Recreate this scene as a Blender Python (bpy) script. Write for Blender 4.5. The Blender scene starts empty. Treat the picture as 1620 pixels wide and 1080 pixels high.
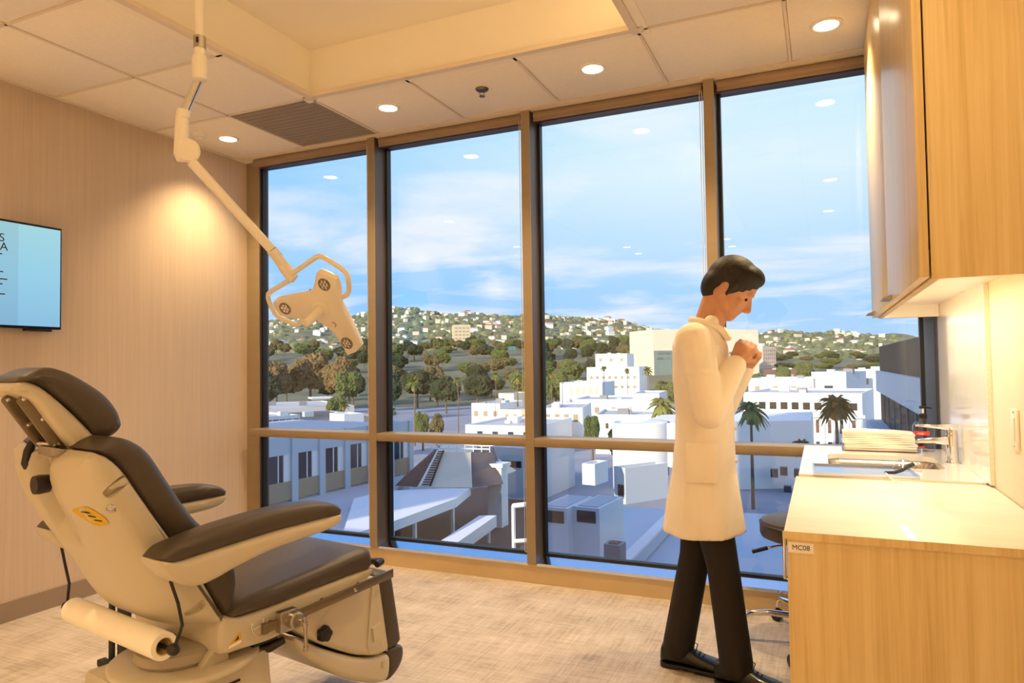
import bpy, bmesh, math, random
from mathutils import Vector, Matrix, noise as mnoise
random.seed(7)
sc = bpy.context.scene
col = sc.collection
PI = math.pi

# ------------------------------------------------------------------ camera
FPX = 1107.0
RC = Matrix(((0.9142, 0.4049, -0.0139), (-0.0261, 0.0248, -0.9994), (-0.4043, 0.9140, 0.0332)))
_rx = RC[0].normalized()
_rz = (RC[2] - _rx * RC[2].dot(_rx)).normalized()
_ry = _rz.cross(_rx)
CAM = Vector((0, 0, 1.253))
cd = bpy.data.cameras.new('camera'); cam = bpy.data.objects.new('camera', cd); col.objects.link(cam)
cd.sensor_width = 36.0; cd.lens = 36.0 * FPX / 1620.0; cd.clip_start = 0.02; cd.clip_end = 20000
M = Matrix((( _rx[0], -_ry[0], -_rz[0], CAM[0]), (_rx[1], -_ry[1], -_rz[1], CAM[1]), (_rx[2], -_ry[2], -_rz[2], CAM[2]), (0, 0, 0, 1)))
cam.matrix_world = M
sc.camera = cam
def ray(px, py):                       # world direction per unit of depth along the optical axis
    return (_rx * ((px - 810) / FPX) + _ry * ((py - 540) / FPX) + _rz)
def at(px, py, D): return CAM + ray(px, py) * D

# ------------------------------------------------------------------ view, world, sun
sc.view_settings.view_transform = 'Standard'; sc.view_settings.look = 'None'
sc.view_settings.exposure = 0.15; sc.view_settings.gamma = 1.0; sc.view_settings.use_curve_mapping = False
sc.cycles.use_denoising = True
sc.cycles.max_bounces = 10; sc.cycles.diffuse_bounces = 5; sc.cycles.glossy_bounces = 4
sc.cycles.transparent_max_bounces = 16; sc.cycles.caustics_reflective = True; sc.cycles.caustics_refractive = False
sc.cycles.sample_clamp_indirect = 6.0
def lin(c):
    return tuple(((v / 255.0) / 12.92 if v / 255.0 <= 0.04045 else ((v / 255.0 + 0.055) / 1.055) ** 2.4) for v in c)
SKY_STRENGTH = 1.0
world = bpy.data.worlds.new('sky'); sc.world = world; world.use_nodes = True
nt = world.node_tree; nt.nodes.clear()
def N(t, **k):
    n = nt.nodes.new(t)
    for a, b in k.items(): setattr(n, a, b)
    return n
def L(a, b): nt.links.new(a, b)
def ramp(pts, interp='LINEAR'):
    r = N('ShaderNodeValToRGB'); r.color_ramp.interpolation = interp; e = r.color_ramp.elements
    while len(e) < len(pts): e.new(0.5)
    for i, (p, c) in enumerate(pts):
        e[i].position = p; e[i].color = (*c, 1) if len(c) == 3 else c
    return r
wo = N('ShaderNodeOutputWorld'); bg = N('ShaderNodeBackground'); tc = N('ShaderNodeTexCoord'); sx = N('ShaderNodeSeparateXYZ')
L(tc.outputs['Generated'], sx.inputs[0])
grad0 = ramp([(0.0, lin((168, 208, 250))), (0.10, lin((138, 200, 253))), (0.30, lin((140, 206, 255))), (0.60, lin((88, 162, 250))), (1.0, lin((36, 104, 234)))])
grad1 = ramp([(0.0, lin((176, 212, 252))), (0.10, lin((166, 214, 254))), (0.26, lin((222, 243, 254))), (0.42, lin((186, 232, 255))), (0.70, lin((88, 162, 250))), (1.0, lin((36, 104, 234)))])
mz = N('ShaderNodeMath', operation='MAXIMUM'); mz.inputs[1].default_value = 0.0
L(sx.outputs['Z'], mz.inputs[0]); L(mz.outputs[0], grad0.inputs[0]); L(mz.outputs[0], grad1.inputs[0])
azr = N('ShaderNodeMapRange'); azr.interpolation_type = 'SMOOTHSTEP'; azr.inputs['From Min'].default_value = -0.85; azr.inputs['From Max'].default_value = -0.15; L(sx.outputs['X'], azr.inputs['Value'])
grad = N('ShaderNodeMixRGB'); L(azr.outputs[0], grad.inputs['Fac']); L(grad0.outputs[0], grad.inputs['Color1']); L(grad1.outputs[0], grad.inputs['Color2'])
# clouds drawn on a flat layer overhead: direction divided by its height
ad = N('ShaderNodeMath', operation='ADD'); ad.inputs[1].default_value = 0.10; L(mz.outputs[0], ad.inputs[0])
dx = N('ShaderNodeMath', operation='DIVIDE'); L(sx.outputs['X'], dx.inputs[0]); L(ad.outputs[0], dx.inputs[1])
dy = N('ShaderNodeMath', operation='DIVIDE'); L(sx.outputs['Y'], dy.inputs[0]); L(ad.outputs[0], dy.inputs[1])
cb = N('ShaderNodeCombineXYZ'); L(dx.outputs[0], cb.inputs[0]); L(dy.outputs[0], cb.inputs[1])
mp = N('ShaderNodeMapping'); mp.inputs['Scale'].default_value = (0.62, 0.80, 1); mp.inputs['Location'].default_value = (3.1, 0.6, 0); mp.inputs['Rotation'].default_value = (0, 0, 0.35)
L(cb.outputs[0], mp.inputs[0])
cn = N('ShaderNodeTexNoise'); cn.inputs['Scale'].default_value = 1.25; cn.inputs['Detail'].default_value = 7; cn.inputs['Roughness'].default_value = 0.55; cn.inputs['Distortion'].default_value = 0.4
L(mp.outputs[0], cn.inputs['Vector'])
cr = ramp([(0.46, (0, 0, 0)), (0.64, (1, 1, 1))]); L(cn.outputs['Fac'], cr.inputs[0])
cm = N('ShaderNodeMixRGB'); cm.inputs['Color2'].default_value = (*lin((252, 250, 252)), 1)
cf = N('ShaderNodeMath', operation='MULTIPLY'); cf.inputs[1].default_value = 0.75; L(cr.outputs[0], cf.inputs[0])
L(cf.outputs[0], cm.inputs['Fac']); L(grad.outputs[0], cm.inputs['Color1'])
L(cm.outputs[0], bg.inputs['Color']); bg.inputs['Strength'].default_value = SKY_STRENGTH
L(bg.outputs[0], wo.inputs[0])
sd = bpy.data.lights.new('sun', 'SUN'); sun = bpy.data.objects.new('sun', sd); col.objects.link(sun)
sd.energy = 5.0; sd.angle = math.radians(0.6); sd.color = lin((255, 238, 208))
SUN_DIR = Vector((0.30, 0.95, -0.33)).normalized()      # travelling direction: low sun behind the building
sun.rotation_euler = SUN_DIR.to_track_quat('-Z', 'Y').to_euler()

# ------------------------------------------------------------------ materials
def newmat(name):
    global nt
    m = bpy.data.materials.new(name); m.use_nodes = True; nt = m.node_tree; nt.nodes.clear()
    o = N('ShaderNodeOutputMaterial'); b = N('ShaderNodeBsdfPrincipled'); L(b.outputs[0], o.inputs[0])
    return m, b, o
MATS = {}
def mat(name, rgb, rough=0.5, metal=0.0, var=0.0, scale=(8, 8, 8), detail=3, bump=0.0, coat=0.0, coords='Object', rgb2=None, spec=None, wave=None):
    m, b, o = newmat(name)
    b.inputs['Roughness'].default_value = rough; b.inputs['Metallic'].default_value = metal
    if spec is not None: b.inputs['Specular IOR Level'].default_value = spec
    b.inputs['Coat Weight'].default_value = coat
    c = lin(rgb); b.inputs['Base Color'].default_value = (*c, 1)
    if var or rgb2 or bump:
        t = N('ShaderNodeTexCoord'); p = N('ShaderNodeMapping'); p.inputs['Scale'].default_value = scale
        L(t.outputs[coords], p.inputs[0])
        n = N('ShaderNodeTexNoise'); n.inputs['Detail'].default_value = detail; n.inputs['Scale'].default_value = 1.0; n.inputs['Roughness'].default_value = 0.6
        L(p.outputs[0], n.inputs['Vector'])
        c2 = lin(rgb2) if rgb2 else tuple(v * (1 - var) for v in c)
        c1 = c if rgb2 else tuple(min(1, v * (1 + var)) for v in c)
        r = ramp([(0.32, c2), (0.68, c1)]); L(n.outputs['Fac'], r.inputs[0]); L(r.outputs[0], b.inputs['Base Color'])
        if bump:
            bp = N('ShaderNodeBump'); bp.inputs['Strength'].default_value = bump; bp.inputs['Distance'].default_value = 0.004
            L(n.outputs['Fac'], bp.inputs['Height']); L(bp.outputs[0], b.inputs['Normal'])
    MATS[name] = m
    return m
def emat(name, rgb, strength):
    m, b, o = newmat(name); b.inputs['Base Color'].default_value = (*lin(rgb), 1)
    b.inputs['Emission Color'].default_value = (*lin(rgb), 1); b.inputs['Emission Strength'].default_value = strength
    MATS[name] = m; return m
mat('wall', (206, 186, 165), 0.75, var=0.045, scale=(3, 60, 1.5), bump=0.12)
mat('wall_yellow', (232, 222, 200), 0.6, var=0.02, scale=(4, 4, 4))
mat('tile', (250, 242, 228), 0.85, var=0.02, scale=(60, 60, 60), bump=0.05)
mat('ceiling_paint', (250, 242, 226), 0.8)
mat('grid', (232, 218, 198), 0.6)
mat('grille', (150, 138, 122), 0.6, var=0.10, scale=(160, 160, 160))
mat('baseboard', (150, 132, 114), 0.5)
mat('mullion', (158, 140, 114), 0.4, 0.2, var=0.03, scale=(2, 2, 20))
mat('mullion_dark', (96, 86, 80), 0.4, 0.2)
mat('sill', (214, 222, 236), 0.14, 1.0)
mat('curb', (206, 182, 142), 0.5, var=0.04, scale=(5, 5, 5))
mat('frame_blue', (96, 118, 160), 0.35, 0.3); mat('gasket', (24, 24, 26), 0.5)
mat('blind', (150, 128, 110), 0.7, var=0.03, scale=(90, 90, 90))
mat('white_plastic', (246, 239, 226), 0.35, coat=0.15)
mat('chair_shell', (202, 192, 171), 0.38, coat=0.1)
mat('vinyl', (72, 63, 57), 0.42, var=0.06, scale=(300, 300, 300), bump=0.06)
mat('black', (18, 18, 19), 0.4)
mat('black_matte', (22, 21, 20), 0.65)
mat('chrome', (225, 225, 228), 0.08, 1.0)
mat('steel', (178, 172, 164), 0.3, 1.0)
mat('brushed', (205, 200, 192), 0.22, 1.0, var=0.06, scale=(4, 300, 4))
mat('steel_dull', (134, 122, 106), 0.38, 0.9); mat('drum', (170, 160, 144), 0.5)
mat('paper', (250, 244, 232), 0.85, var=0.02, scale=(12, 12, 12))
mat('yellow', (214, 172, 30), 0.5); mat('dark_print', (50, 44, 40), 0.6)
mat('quartz', (250, 247, 240), 0.12, var=0.02, scale=(20, 20, 20), coat=0.3)
mat('quartz_edge', (246, 238, 218), 0.3, rgb2=(232, 222, 200), scale=(220, 220, 220), detail=1)
mat('switch', (244, 234, 214), 0.4)
mat('coat_cloth', (250, 240, 224), 0.85, var=0.04, scale=(5, 5, 5), bump=0.15)
mat('trousers', (30, 24, 20), 0.8, var=0.1, scale=(30, 30, 30))
mat('shoe', (13, 11, 10), 0.34, coat=0.15)
mat('skin', (198, 146, 112), 0.5)
mat('hair', (20, 16, 16), 0.6, var=0.3, scale=(120, 120, 30), bump=0.4)
mat('soap_label', (226, 70, 64), 0.5)
mat('steel_tray', (190, 205, 232), 0.16, 0.9)
mat('led_face', (170, 160, 140), 0.3, 0.0, rgb2=(84, 76, 64), scale=(260, 260, 260))
mat('tv_black', (14, 16, 18), 0.3)
def wood():
    m, b, o = newmat('wood'); b.inputs['Roughness'].default_value = 0.30
    t = N('ShaderNodeTexCoord'); p = N('ShaderNodeMapping'); p.inputs['Scale'].default_value = (38, 38, 1.1); L(t.outputs['Object'], p.inputs[0])
    n = N('ShaderNodeTexNoise'); n.inputs['Scale'].default_value = 1; n.inputs['Detail'].default_value = 6; n.inputs['Roughness'].default_value = 0.65; n.inputs['Distortion'].default_value = 0.6
    L(p.outputs[0], n.inputs['Vector'])
    p2 = N('ShaderNodeMapping'); p2.inputs['Scale'].default_value = (170, 170, 3.0); L(t.outputs['Object'], p2.inputs[0])
    n2 = N('ShaderNodeTexNoise'); n2.inputs['Detail'].default_value = 2; n2.inputs['Scale'].default_value = 1; L(p2.outputs[0], n2.inputs['Vector'])
    mx = N('ShaderNodeMath', operation='MULTIPLY_ADD'); mx.inputs[1].default_value = 0.35; L(n2.outputs['Fac'], mx.inputs[0]); L(n.outputs['Fac'], mx.inputs[2])
    r = ramp([(0.45, lin((206, 176, 118))), (0.62, lin((220, 192, 136))), (0.85, lin((230, 206, 154)))]); L(mx.outputs[0], r.inputs[0]); L(r.outputs[0], b.inputs['Base Color'])
    MATS['wood'] = m
wood()
mat('laminate_top', (246, 236, 222), 0.42, var=0.03, scale=(3, 30, 3), coat=0.1)
def woven_floor():
    m, b, o = newmat('floor_woven'); b.inputs['Roughness'].default_value = 0.62
    t = N('ShaderNodeTexCoord')
    def ns(s, d=4):
        p = N('ShaderNodeMapping'); p.inputs['Scale'].default_value = s; L(t.outputs['Object'], p.inputs[0])
        n = N('ShaderNodeTexNoise'); n.inputs['Scale'].default_value = 1; n.inputs['Detail'].default_value = d; n.inputs['Roughness'].default_value = 0.7; L(p.outputs[0], n.inputs['Vector']); return n.outputs['Fac']
    a, c, e = ns((4, 90, 1)), ns((90, 4, 1)), ns((5, 5, 1))
    s = N('ShaderNodeMath', operation='ADD'); L(a, s.inputs[0]); L(c, s.inputs[1])
    s2 = N('ShaderNodeMath', operation='ADD'); L(s.outputs[0], s2.inputs[0]); L(e, s2.inputs[1])
    s3 = N('ShaderNodeMath', operation='DIVIDE'); L(s2.outputs[0], s3.inputs[0]); s3.inputs[1].default_value = 3.0
    r = ramp([(0.38, lin((150, 136, 124))), (0.48, lin((184, 172, 160))), (0.62, lin((210, 200, 192)))]); L(s3.outputs[0], r.inputs[0]); L(r.outputs[0], b.inputs['Base Color'])
    bp = N('ShaderNodeBump'); bp.inputs['Strength'].default_value = 0.15; bp.inputs['Distance'].default_value = 0.002; L(s3.outputs[0], bp.inputs['Height']); L(bp.outputs[0], b.inputs['Normal'])
    MATS['floor'] = m
woven_floor()
def pane_glass(name, tint, base, k):
    m = bpy.data.materials.new(name); m.use_nodes = True
    global nt
    nt = m.node_tree; nt.nodes.clear()
    o = N('ShaderNodeOutputMaterial'); tr = N('ShaderNodeBsdfTransparent'); tr.inputs[0].default_value = (*tint, 1)
    gl = N('ShaderNodeBsdfGlossy'); gl.inputs['Roughness'].default_value = 0.0
    lw = N('ShaderNodeLayerWeight'); lw.inputs[0].default_value = 0.5
    pw = N('ShaderNodeMath', operation='POWER'); pw.inputs[1].default_value = 5; L(lw.outputs['Facing'], pw.inputs[0])
    ma = N('ShaderNodeMath', operation='MULTIPLY_ADD'); ma.inputs[1].default_value = k; ma.inputs[2].default_value = base; L(pw.outputs[0], ma.inputs[0])
    mx = N('ShaderNodeMixShader'); L(ma.outputs[0], mx.inputs[0]); L(tr.outputs[0], mx.inputs[1]); L(gl.outputs[0], mx.inputs[2]); L(mx.outputs[0], o.inputs[0])
    MATS[name] = m
pane_glass('window_glass', (0.97, 0.99, 1.0), 0.045, 0.9)
pane_glass('clear_plastic', (0.93, 0.90, 0.90), 0.06, 0.8)
emat('lamp_lens', (255, 236, 196), 12.0)
emat('led_strip', (255, 236, 196), 6.0)

# ------------------------------------------------------------------ mesh helpers
class MB:
    def __init__(s): s.v = []; s.f = []
    def add(s, vs, fs):
        o = len(s.v); s.v += [tuple(v) for v in vs]; s.f += [tuple(i + o for i in f) for f in fs]; return s
    def box(s, a, b):
        x0, y0, z0 = a; x1, y1, z1 = b
        return s.add([(x0, y0, z0), (x1, y0, z0), (x1, y1, z0), (x0, y1, z0), (x0, y0, z1), (x1, y0, z1), (x1, y1, z1), (x0, y1, z1)],
                     [(3, 2, 1, 0), (4, 5, 6, 7), (0, 1, 5, 4), (1, 2, 6, 5), (2, 3, 7, 6), (3, 0, 4, 7)])
    def hexa(s, p): return s.add(p, [(3, 2, 1, 0), (4, 5, 6, 7), (0, 1, 5, 4), (1, 2, 6, 5), (2, 3, 7, 6), (3, 0, 4, 7)])
    def tube(s, pts, r, n=10, caps=True, closed=False):
        pts = [Vector(p) for p in pts]; m = len(pts); rs = r if isinstance(r, (list, tuple)) else [r] * m
        up = None; rings = []
        for i, p in enumerate(pts):
            if closed: d = (pts[(i + 1) % m] - pts[i - 1])
            else: d = (pts[min(i + 1, m - 1)] - pts[max(i - 1, 0)])
            d.normalize()
            if up is None:
                up = Vector((0, 0, 1)) if abs(d.z) < 0.9 else Vector((1, 0, 0))
            a = up - d * up.dot(d); a.normalize(); b = d.cross(a); up = a
            rings.append([p + (a * math.cos(2 * PI * k / n) + b * math.sin(2 * PI * k / n)) * rs[i] for k in range(n)])
        return s.loft(rings, caps, closed)
    def loft(s, rings, caps=True, closed=False):
        n = len(rings[0]); m = len(rings); vs = [v for r in rings for v in r]; fs = []
        for i in range(m if closed else m - 1):
            j = (i + 1) % m
            for k in range(n):
                fs.append((i * n + k, i * n + (k + 1) % n, j * n + (k + 1) % n, j * n + k))
        if caps and not closed:
            fs.append(tuple(range(n - 1, -1, -1))); fs.append(tuple((m - 1) * n + k for k in range(n)))
        return s.add(vs, fs)
    def lathe(s, prof, c=(0, 0, 0), n=20, axis='Z', caps=True):
        rings = []
        for r, h in prof:
            ring = []
            for k in range(n):
                a = 2 * PI * k / n; x, y = r * math.cos(a), r * math.sin(a)
                p = {'Z': (x, y, h), 'X': (h, x, y), 'Y': (y, h, x)}[axis]
                ring.append((c[0] + p[0], c[1] + p[1], c[2] + p[2]))
            rings.append(ring)
        return s.loft(rings, caps)
    def prism(s, poly, z0, z1):
        n = len(poly)
        return s.add([(x, y, z0) for x, y in poly] + [(x, y, z1) for x, y in poly],
                     [tuple(range(n - 1, -1, -1)), tuple(range(n, 2 * n))] + [(k, (k + 1) % n, n + (k + 1) % n, n + k) for k in range(n)])
    def ball(s, c, r, n=10, m=8):
        rx, ry, rz = (r, r, r) if not isinstance(r, (tuple, list)) else r
        rings = []
        for i in range(m + 1):
            t = -PI / 2 + PI * (i * 0.98 + m * 0.01) / m
            rings.append([(c[0] + rx * math.cos(t) * math.cos(2 * PI * k / n), c[1] + ry * math.cos(t) * math.sin(2 * PI * k / n), c[2] + rz * math.sin(t)) for k in range(n)])
        return s.loft(rings)
    def build(s, name, m, parent=None, smooth=False, bevel=0.0, seg=2, autosmooth=None):
        me = bpy.data.meshes.new(name); me.from_pydata(s.v, [], s.f); me.validate()
        bm = bmesh.new(); bm.from_mesh(me); bmesh.ops.recalc_face_normals(bm, faces=bm.faces)
        if bevel:
            es = [e for e in bm.edges if len(e.link_faces) == 2 and e.calc_face_angle(0) > 0.5]
            bmesh.ops.bevel(bm, geom=es, offset=bevel, segments=seg, affect='EDGES', profile=0.5, clamp_overlap=True)
        lim = math.radians(40 if autosmooth is None else autosmooth)
        for fc in bm.faces: fc.smooth = smooth or bool(bevel)
        if smooth or bevel:
            for e in bm.edges: e.smooth = not (len(e.link_faces) == 2 and e.calc_face_angle(0) > lim)
        bm.to_mesh(me); bm.free()
        me.materials.append(MATS[m] if isinstance(m, str) else m)
        o = bpy.data.objects.new(name, me); col.objects.link(o)
        if parent: o.parent = parent
        return o
def box(name, a, b, m, parent=None, bevel=0.0): return MB().box(a, b).build(name, m, parent, bevel=bevel)
def tag(o, label, cat, group=None):
    o['label'] = label; o['category'] = cat
    if group: o['group'] = group
    return o
def thing(name, label, cat, loc=(0, 0, 0), rz=0.0, group=None):
    o = bpy.data.objects.new(name, None); col.objects.link(o); o.empty_display_size = 0.05
    o.location = loc; o.rotation_euler = (0, 0, rz); return tag(o, label, cat, group)
def struct(o): o['kind'] = 'structure'; return o
def dup(root, loc=None, rz=None, label=None, parent=None):
    r = root.copy(); col.objects.link(r); r.parent = parent
    if loc is not None: r.location = loc
    if rz is not None: r.rotation_euler = (0, 0, rz)
    if label: r['label'] = label
    for ch in list(root.children): dup(ch, parent=r)
    return r
def share(o, name, parent=None, loc=(0, 0, 0), rz=0):
    c = bpy.data.objects.new(name, o.data); col.objects.link(c); c.parent = parent; c.location = loc; c.rotation_euler = (0, 0, rz); return c
def catmull(pts, n, closed=True):
    pts = [Vector(p) for p in pts]; m = len(pts); out = []
    segs = m if closed else m - 1
    def P(i): return pts[i % m] if closed else pts[max(0, min(m - 1, i))]
    # arclength resample of a dense spline
    dense = []
    for i in range(segs):
        p0, p1, p2, p3 = P(i - 1), P(i), P(i + 1), P(i + 2)
        for k in range(12):
            t = k / 12.0
            dense.append(0.5 * ((2 * p1) + (p2 - p0) * t + (2 * p0 - 5 * p1 + 4 * p2 - p3) * t * t + (3 * p1 - p0 - 3 * p2 + p3) * t ** 3))
    if not closed: dense.append(pts[-1].copy())
    loop = dense + ([dense[0]] if closed else [])
    cum = [0.0]
    for a, b in zip(loop, loop[1:]): cum.append(cum[-1] + (b - a).length)
    tot = cum[-1]; j = 0
    cnt = n if closed else n - 1
    for i in range(n):
        s = tot * i / cnt
        while j < len(cum) - 2 and cum[j + 1] < s: j += 1
        t = (s - cum[j]) / max(1e-9, cum[j + 1] - cum[j])
        out.append(loop[j].lerp(loop[j + 1], min(1, t)))
    return out
def inset(poly, d):
    n = len(poly); ar = sum(poly[i][0] * poly[(i + 1) % n][1] - poly[(i + 1) % n][0] * poly[i][1] for i in range(n))
    sg = 1 if ar > 0 else -1; out = []
    for i in range(n):
        a, b = poly[i - 1], poly[(i + 1) % n]; t = Vector((b[0] - a[0], b[1] - a[1]))
        if t.length < 1e-9: out.append(Vector(poly[i])); continue
        t.normalize(); out.append(Vector((poly[i][0] - t.y * sg * d, poly[i][1] + t.x * sg * d)))
    return out
def pillow(poly, h0, h1, r, n=48, smoothp=True, steps=4, axis='X'):
    """profile in the (forward, up) plane swept across s = h0..h1 with rounded rims; local axes x=s, y=forward, z=up"""
    n += n % 2
    p = catmull(poly, n) if smoothp else [Vector(q) for q in poly]
    c = sum(p, Vector((0, 0))) / n
    # start the loop at a tip so that point i faces point n-1-i across the thickness
    xx = sum((q.x - c.x) ** 2 for q in p); yy = sum((q.y - c.y) ** 2 for q in p); xy = sum((q.x - c.x) * (q.y - c.y) for q in p)
    th = 0.5 * math.atan2(2 * xy, xx - yy); d = Vector((math.cos(th), math.sin(th)))
    k0 = max(range(n), key=lambda i: (p[i] - c).dot(d)); p = p[k0:] + p[:k0]
    H = n // 2
    mid = [(p[i] + p[n - 1 - i]) / 2 for i in range(n)]
    # keep the pinch centres off the very tips
    def pin(q, i, dd):
        m = min(i, n - 1 - i); cen = mid[i].copy()
        lo = max(2, H // 7); mm = min(max(m, lo), H - 1 - lo); cen = mid[mm]
        v = cen - q; l = v.length
        return q + v * min(dd / max(l, 1e-6), 0.8)
    rings = []
    for side in (0, 1):
        seq = range(steps + 1) if side == 0 else range(steps, -1, -1)
        for k in seq:
            a = PI / 2 * k / steps; dd = r * (1 - math.sin(a)); off = r * (1 - math.cos(a))
            s = h0 + off if side == 0 else h1 - off
            rings.append([(s, *pin(q, i, dd)) for i, q in enumerate(p)])
    mb = MB(); mb.loft(rings, caps=False)
    for o in (0, (len(rings) - 1) * n):
        for i in range(H - 1): mb.f.append((o + i, o + i + 1, o + n - 2 - i, o + n - 1 - i))
    return mb
def text(name, body, size, m, parent=None, loc=(0, 0, 0), rot=(0, 0, 0), align='CENTER', ext=0.0004):
    c = bpy.data.curves.new(name, 'FONT'); c.body = body; c.size = size; c.align_x = align; c.align_y = 'CENTER'; c.extrude = ext
    tmp = bpy.data.objects.new(name, c); col.objects.link(tmp)
    me = bpy.data.meshes.new_from_object(tmp.evaluated_get(bpy.context.evaluated_depsgraph_get()))
    bpy.data.objects.remove(tmp); me.materials.clear(); me.materials.append(MATS[m])
    o = bpy.data.objects.new(name, me); col.objects.link(o); o.location = loc; o.rotation_euler = rot
    if parent: o.parent = parent
    return o
# ================================================================== the room
XL, XR, YB, HC = -3.775, 0.50, -2.45, 2.7335
YW = 3.726            # room face of the window mullions
YG = 3.86             # glass
GX = [-3.153 + 0.6096 * i for i in range(-1, 7)]
GY = [3.044 - 0.6096 * j for j in range(0, 10)]
struct(box('floor', (XL - 0.2, YB - 0.2, -0.12), (XR + 0.4, YG + 0.02, 0.0), 'floor'))
struct(box('wall_left', (XL - 0.2, YB - 0.2, 0), (XL, YG + 0.1, HC + 0.4), 'wall'))
struct(box('wall_back', (XL - 0.2, YB - 0.2, 0), (XR + 0.4, YB, HC + 0.4), 'ceiling_paint'))
struct(box('wall_right', (XR, YB - 0.2, 0), (XR + 0.4, YG + 0.1, HC + 0.4), 'wall_yellow'))
struct(box('baseboard_left', (XL, YB, 0), (XL + 0.012, YW, 0.10), 'baseboard'))
# ceiling: tray recess plus tiles in an exposed grid
RX0, RX1, RY1, RY0 = GX[2], GX[5], GY[0], GY[6]
RZ = HC + 0.27
mb = MB()
mb.box((RX0 - 0.05, RY0 - 0.05, RZ), (RX1 + 0.05, RY1 + 0.05, RZ + 0.05))
mb.box((RX0 - 0.05, RY0, HC), (RX0, RY1, RZ)); mb.box((RX1, RY0, HC), (RX1 + 0.05, RY1, RZ))
mb.box((RX0 - 0.05, RY0 - 0.05, HC), (RX1 + 0.05, RY0, RZ)); mb.box((RX0 - 0.05, RY1, HC), (RX1 + 0.05, RY1 + 0.05, RZ))
ceil = struct(mb.build('ceiling', 'ceiling_paint'))
slab = struct(box('trim_1', (XL - 0.2, YB - 0.2, RZ + 0.06), (XR + 0.4, YG + 0.1, RZ + 0.2), 'ceiling_paint'))
YE = 3.70
tile0 = None
ys = [YE] + GY
for i in range(len(GX) - 1):
    for j in range(len(ys) - 1):
        x0, x1, y1, y0 = GX[i], GX[i + 1], ys[j], ys[j + 1]
        if i == 1 and j == 0: continue                               # the return air grille sits here
        if x0 > RX0 - 0.01 and x1 < RX1 + 0.01 and y1 < RY1 + 0.01 and y0 > RY0 - 0.01: continue
        x0 = max(x0, XL); x1 = min(x1, XR)
        box('ceiling_tile', (x0 + 0.008, y0 + 0.008, HC + 0.004), (x1 - 0.008, y1 - 0.008, HC + 0.018), 'tile', ceil, bevel=0.003)
for x in GX[1:-1]:
    if x <= RX0 + 0.01 or x >= RX1 - 0.01:
        box('grid_bar', (x - 0.007, YB, HC), (x + 0.007, YE, HC + 0.03), 'grid', ceil)
    else:
        box('grid_bar', (x - 0.007, RY1, HC), (x + 0.007, YE, HC + 0.03), 'grid', ceil)
        box('grid_bar', (x - 0.007, YB, HC), (x + 0.007, RY0, HC + 0.03), 'grid', ceil)
for y in GY[:-1]:
    for (a, b) in (((XL, RX0), (RX1, XR)) if RY0 - 0.01 < y < RY1 + 0.01 else ((XL, XR),)):
        box('grid_bar', (a, y - 0.007, HC), (b, y + 0.007, HC + 0.03), 'grid', ceil)
box('edge_trim', (XL, YE - 0.004, HC - 0.002), (XR, YE + 0.075, HC + 0.03), 'grid', ceil)
box('edge_trim', (XL, YB, HC - 0.002), (XL + 0.02, YE, HC + 0.03), 'grid', ceil)
for (a, b) in (((RX0 - 0.03, RY1 - 0.03), (RX1 + 0.03, RY1 + 0.006)), ((RX0 - 0.006, RY0), (RX0 + 0.03, RY1)), ((RX1 - 0.03, RY0), (RX1 + 0.006, RY1))):
    box('tray_trim', (a[0], a[1], HC - 0.004), (b[0], b[1], HC + 0.02), 'grid', ceil)
box('tray_trim', (RX1 - 0.03, RY1 - 0.03, HC - 0.0045), (RX1 + 0.02, RY1 + 0.02, HC + 0.02), 'grid', ceil); box('tray_trim', (RX0 - 0.03, RY1 - 0.03, HC - 0.0045), (RX0 + 0.03, RY1 + 0.02, HC + 0.02), 'grid', ceil)
# return air grille: one perforated grey panel
gr = thing('air_return_panel', 'grey perforated air return panel in the ceiling beside the window head', 'air vent', ((GX[1] + GX[2]) / 2, (GY[0] + YE) / 2, HC))
gw, gh = (GX[2] - GX[1]) / 2 - 0.009, (YE - GY[0]) / 2 - 0.009
MB().box((-gw, -gh, 0.004), (gw, gh, 0.016)).build('panel', 'grille', gr)
for k in range(14):
    y = -gh + 0.03 + k * (2 * gh - 0.06) / 13
    MB().box((-gw + 0.03, y - 0.012, 0.0015), (gw - 0.03, y + 0.012, 0.005)).build('slat', 'grille', gr)
# recessed downlights
def downlight(x, y, label, power=38.0, first=[None]):
    t = thing('downlight', label, 'ceiling light', (x, y, HC), 0, 'recessed round downlights')
    if first[0] is None:
        a = MB().lathe([(0.050, 0.006), (0.052, -0.004), (0.062, -0.006), (0.068, -0.002), (0.068, 0.006)], n=32, caps=False).build('trim_ring', 'white_plastic', t, smooth=True)
        b = MB().lathe([(0.0005, -0.001), (0.051, -0.001), (0.051, 0.004), (0.0005, 0.004)], n=32).build('lens', 'lamp_lens', t)
        first[0] = (a, b)
    else:
        for s in first[0]: share(s, s.name.split('.')[0], t)
    ld = bpy.data.lights.new('downlight_lamp', 'SPOT'); lo = bpy.data.objects.new('downlight_lamp', ld); col.objects.link(lo); lo.parent = t
    lo.location = (0, 0, -0.03); ld.energy = power * LAMP_K; ld.color = LAMP_COL; ld.spot_size = math.radians(112); ld.spot_blend = 1.0; ld.shadow_soft_size = 0.045
LAMP_K, LAMP_COL = 2.7, (1.0, 0.71, 0.37)
downlight(-3.464, 3.35, 'round lit downlight nearest the left wall, above its bright scallop', 30)
downlight(-2.236, 3.345, 'round lit downlight between the grey air panel and the sprinkler head')
downlight(-1.016, 3.345, 'round lit downlight right of the sprinkler head')
downlight(0.056, 3.355, 'round lit downlight in the corner by the upper cabinet')
downlight(-3.464, 1.46, 'downlight over the left wall, mirrored low in the second window bay')
downlight(0.10, 1.46, 'downlight mirrored in the right window bay, higher of the two faint spots', 11)
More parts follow.
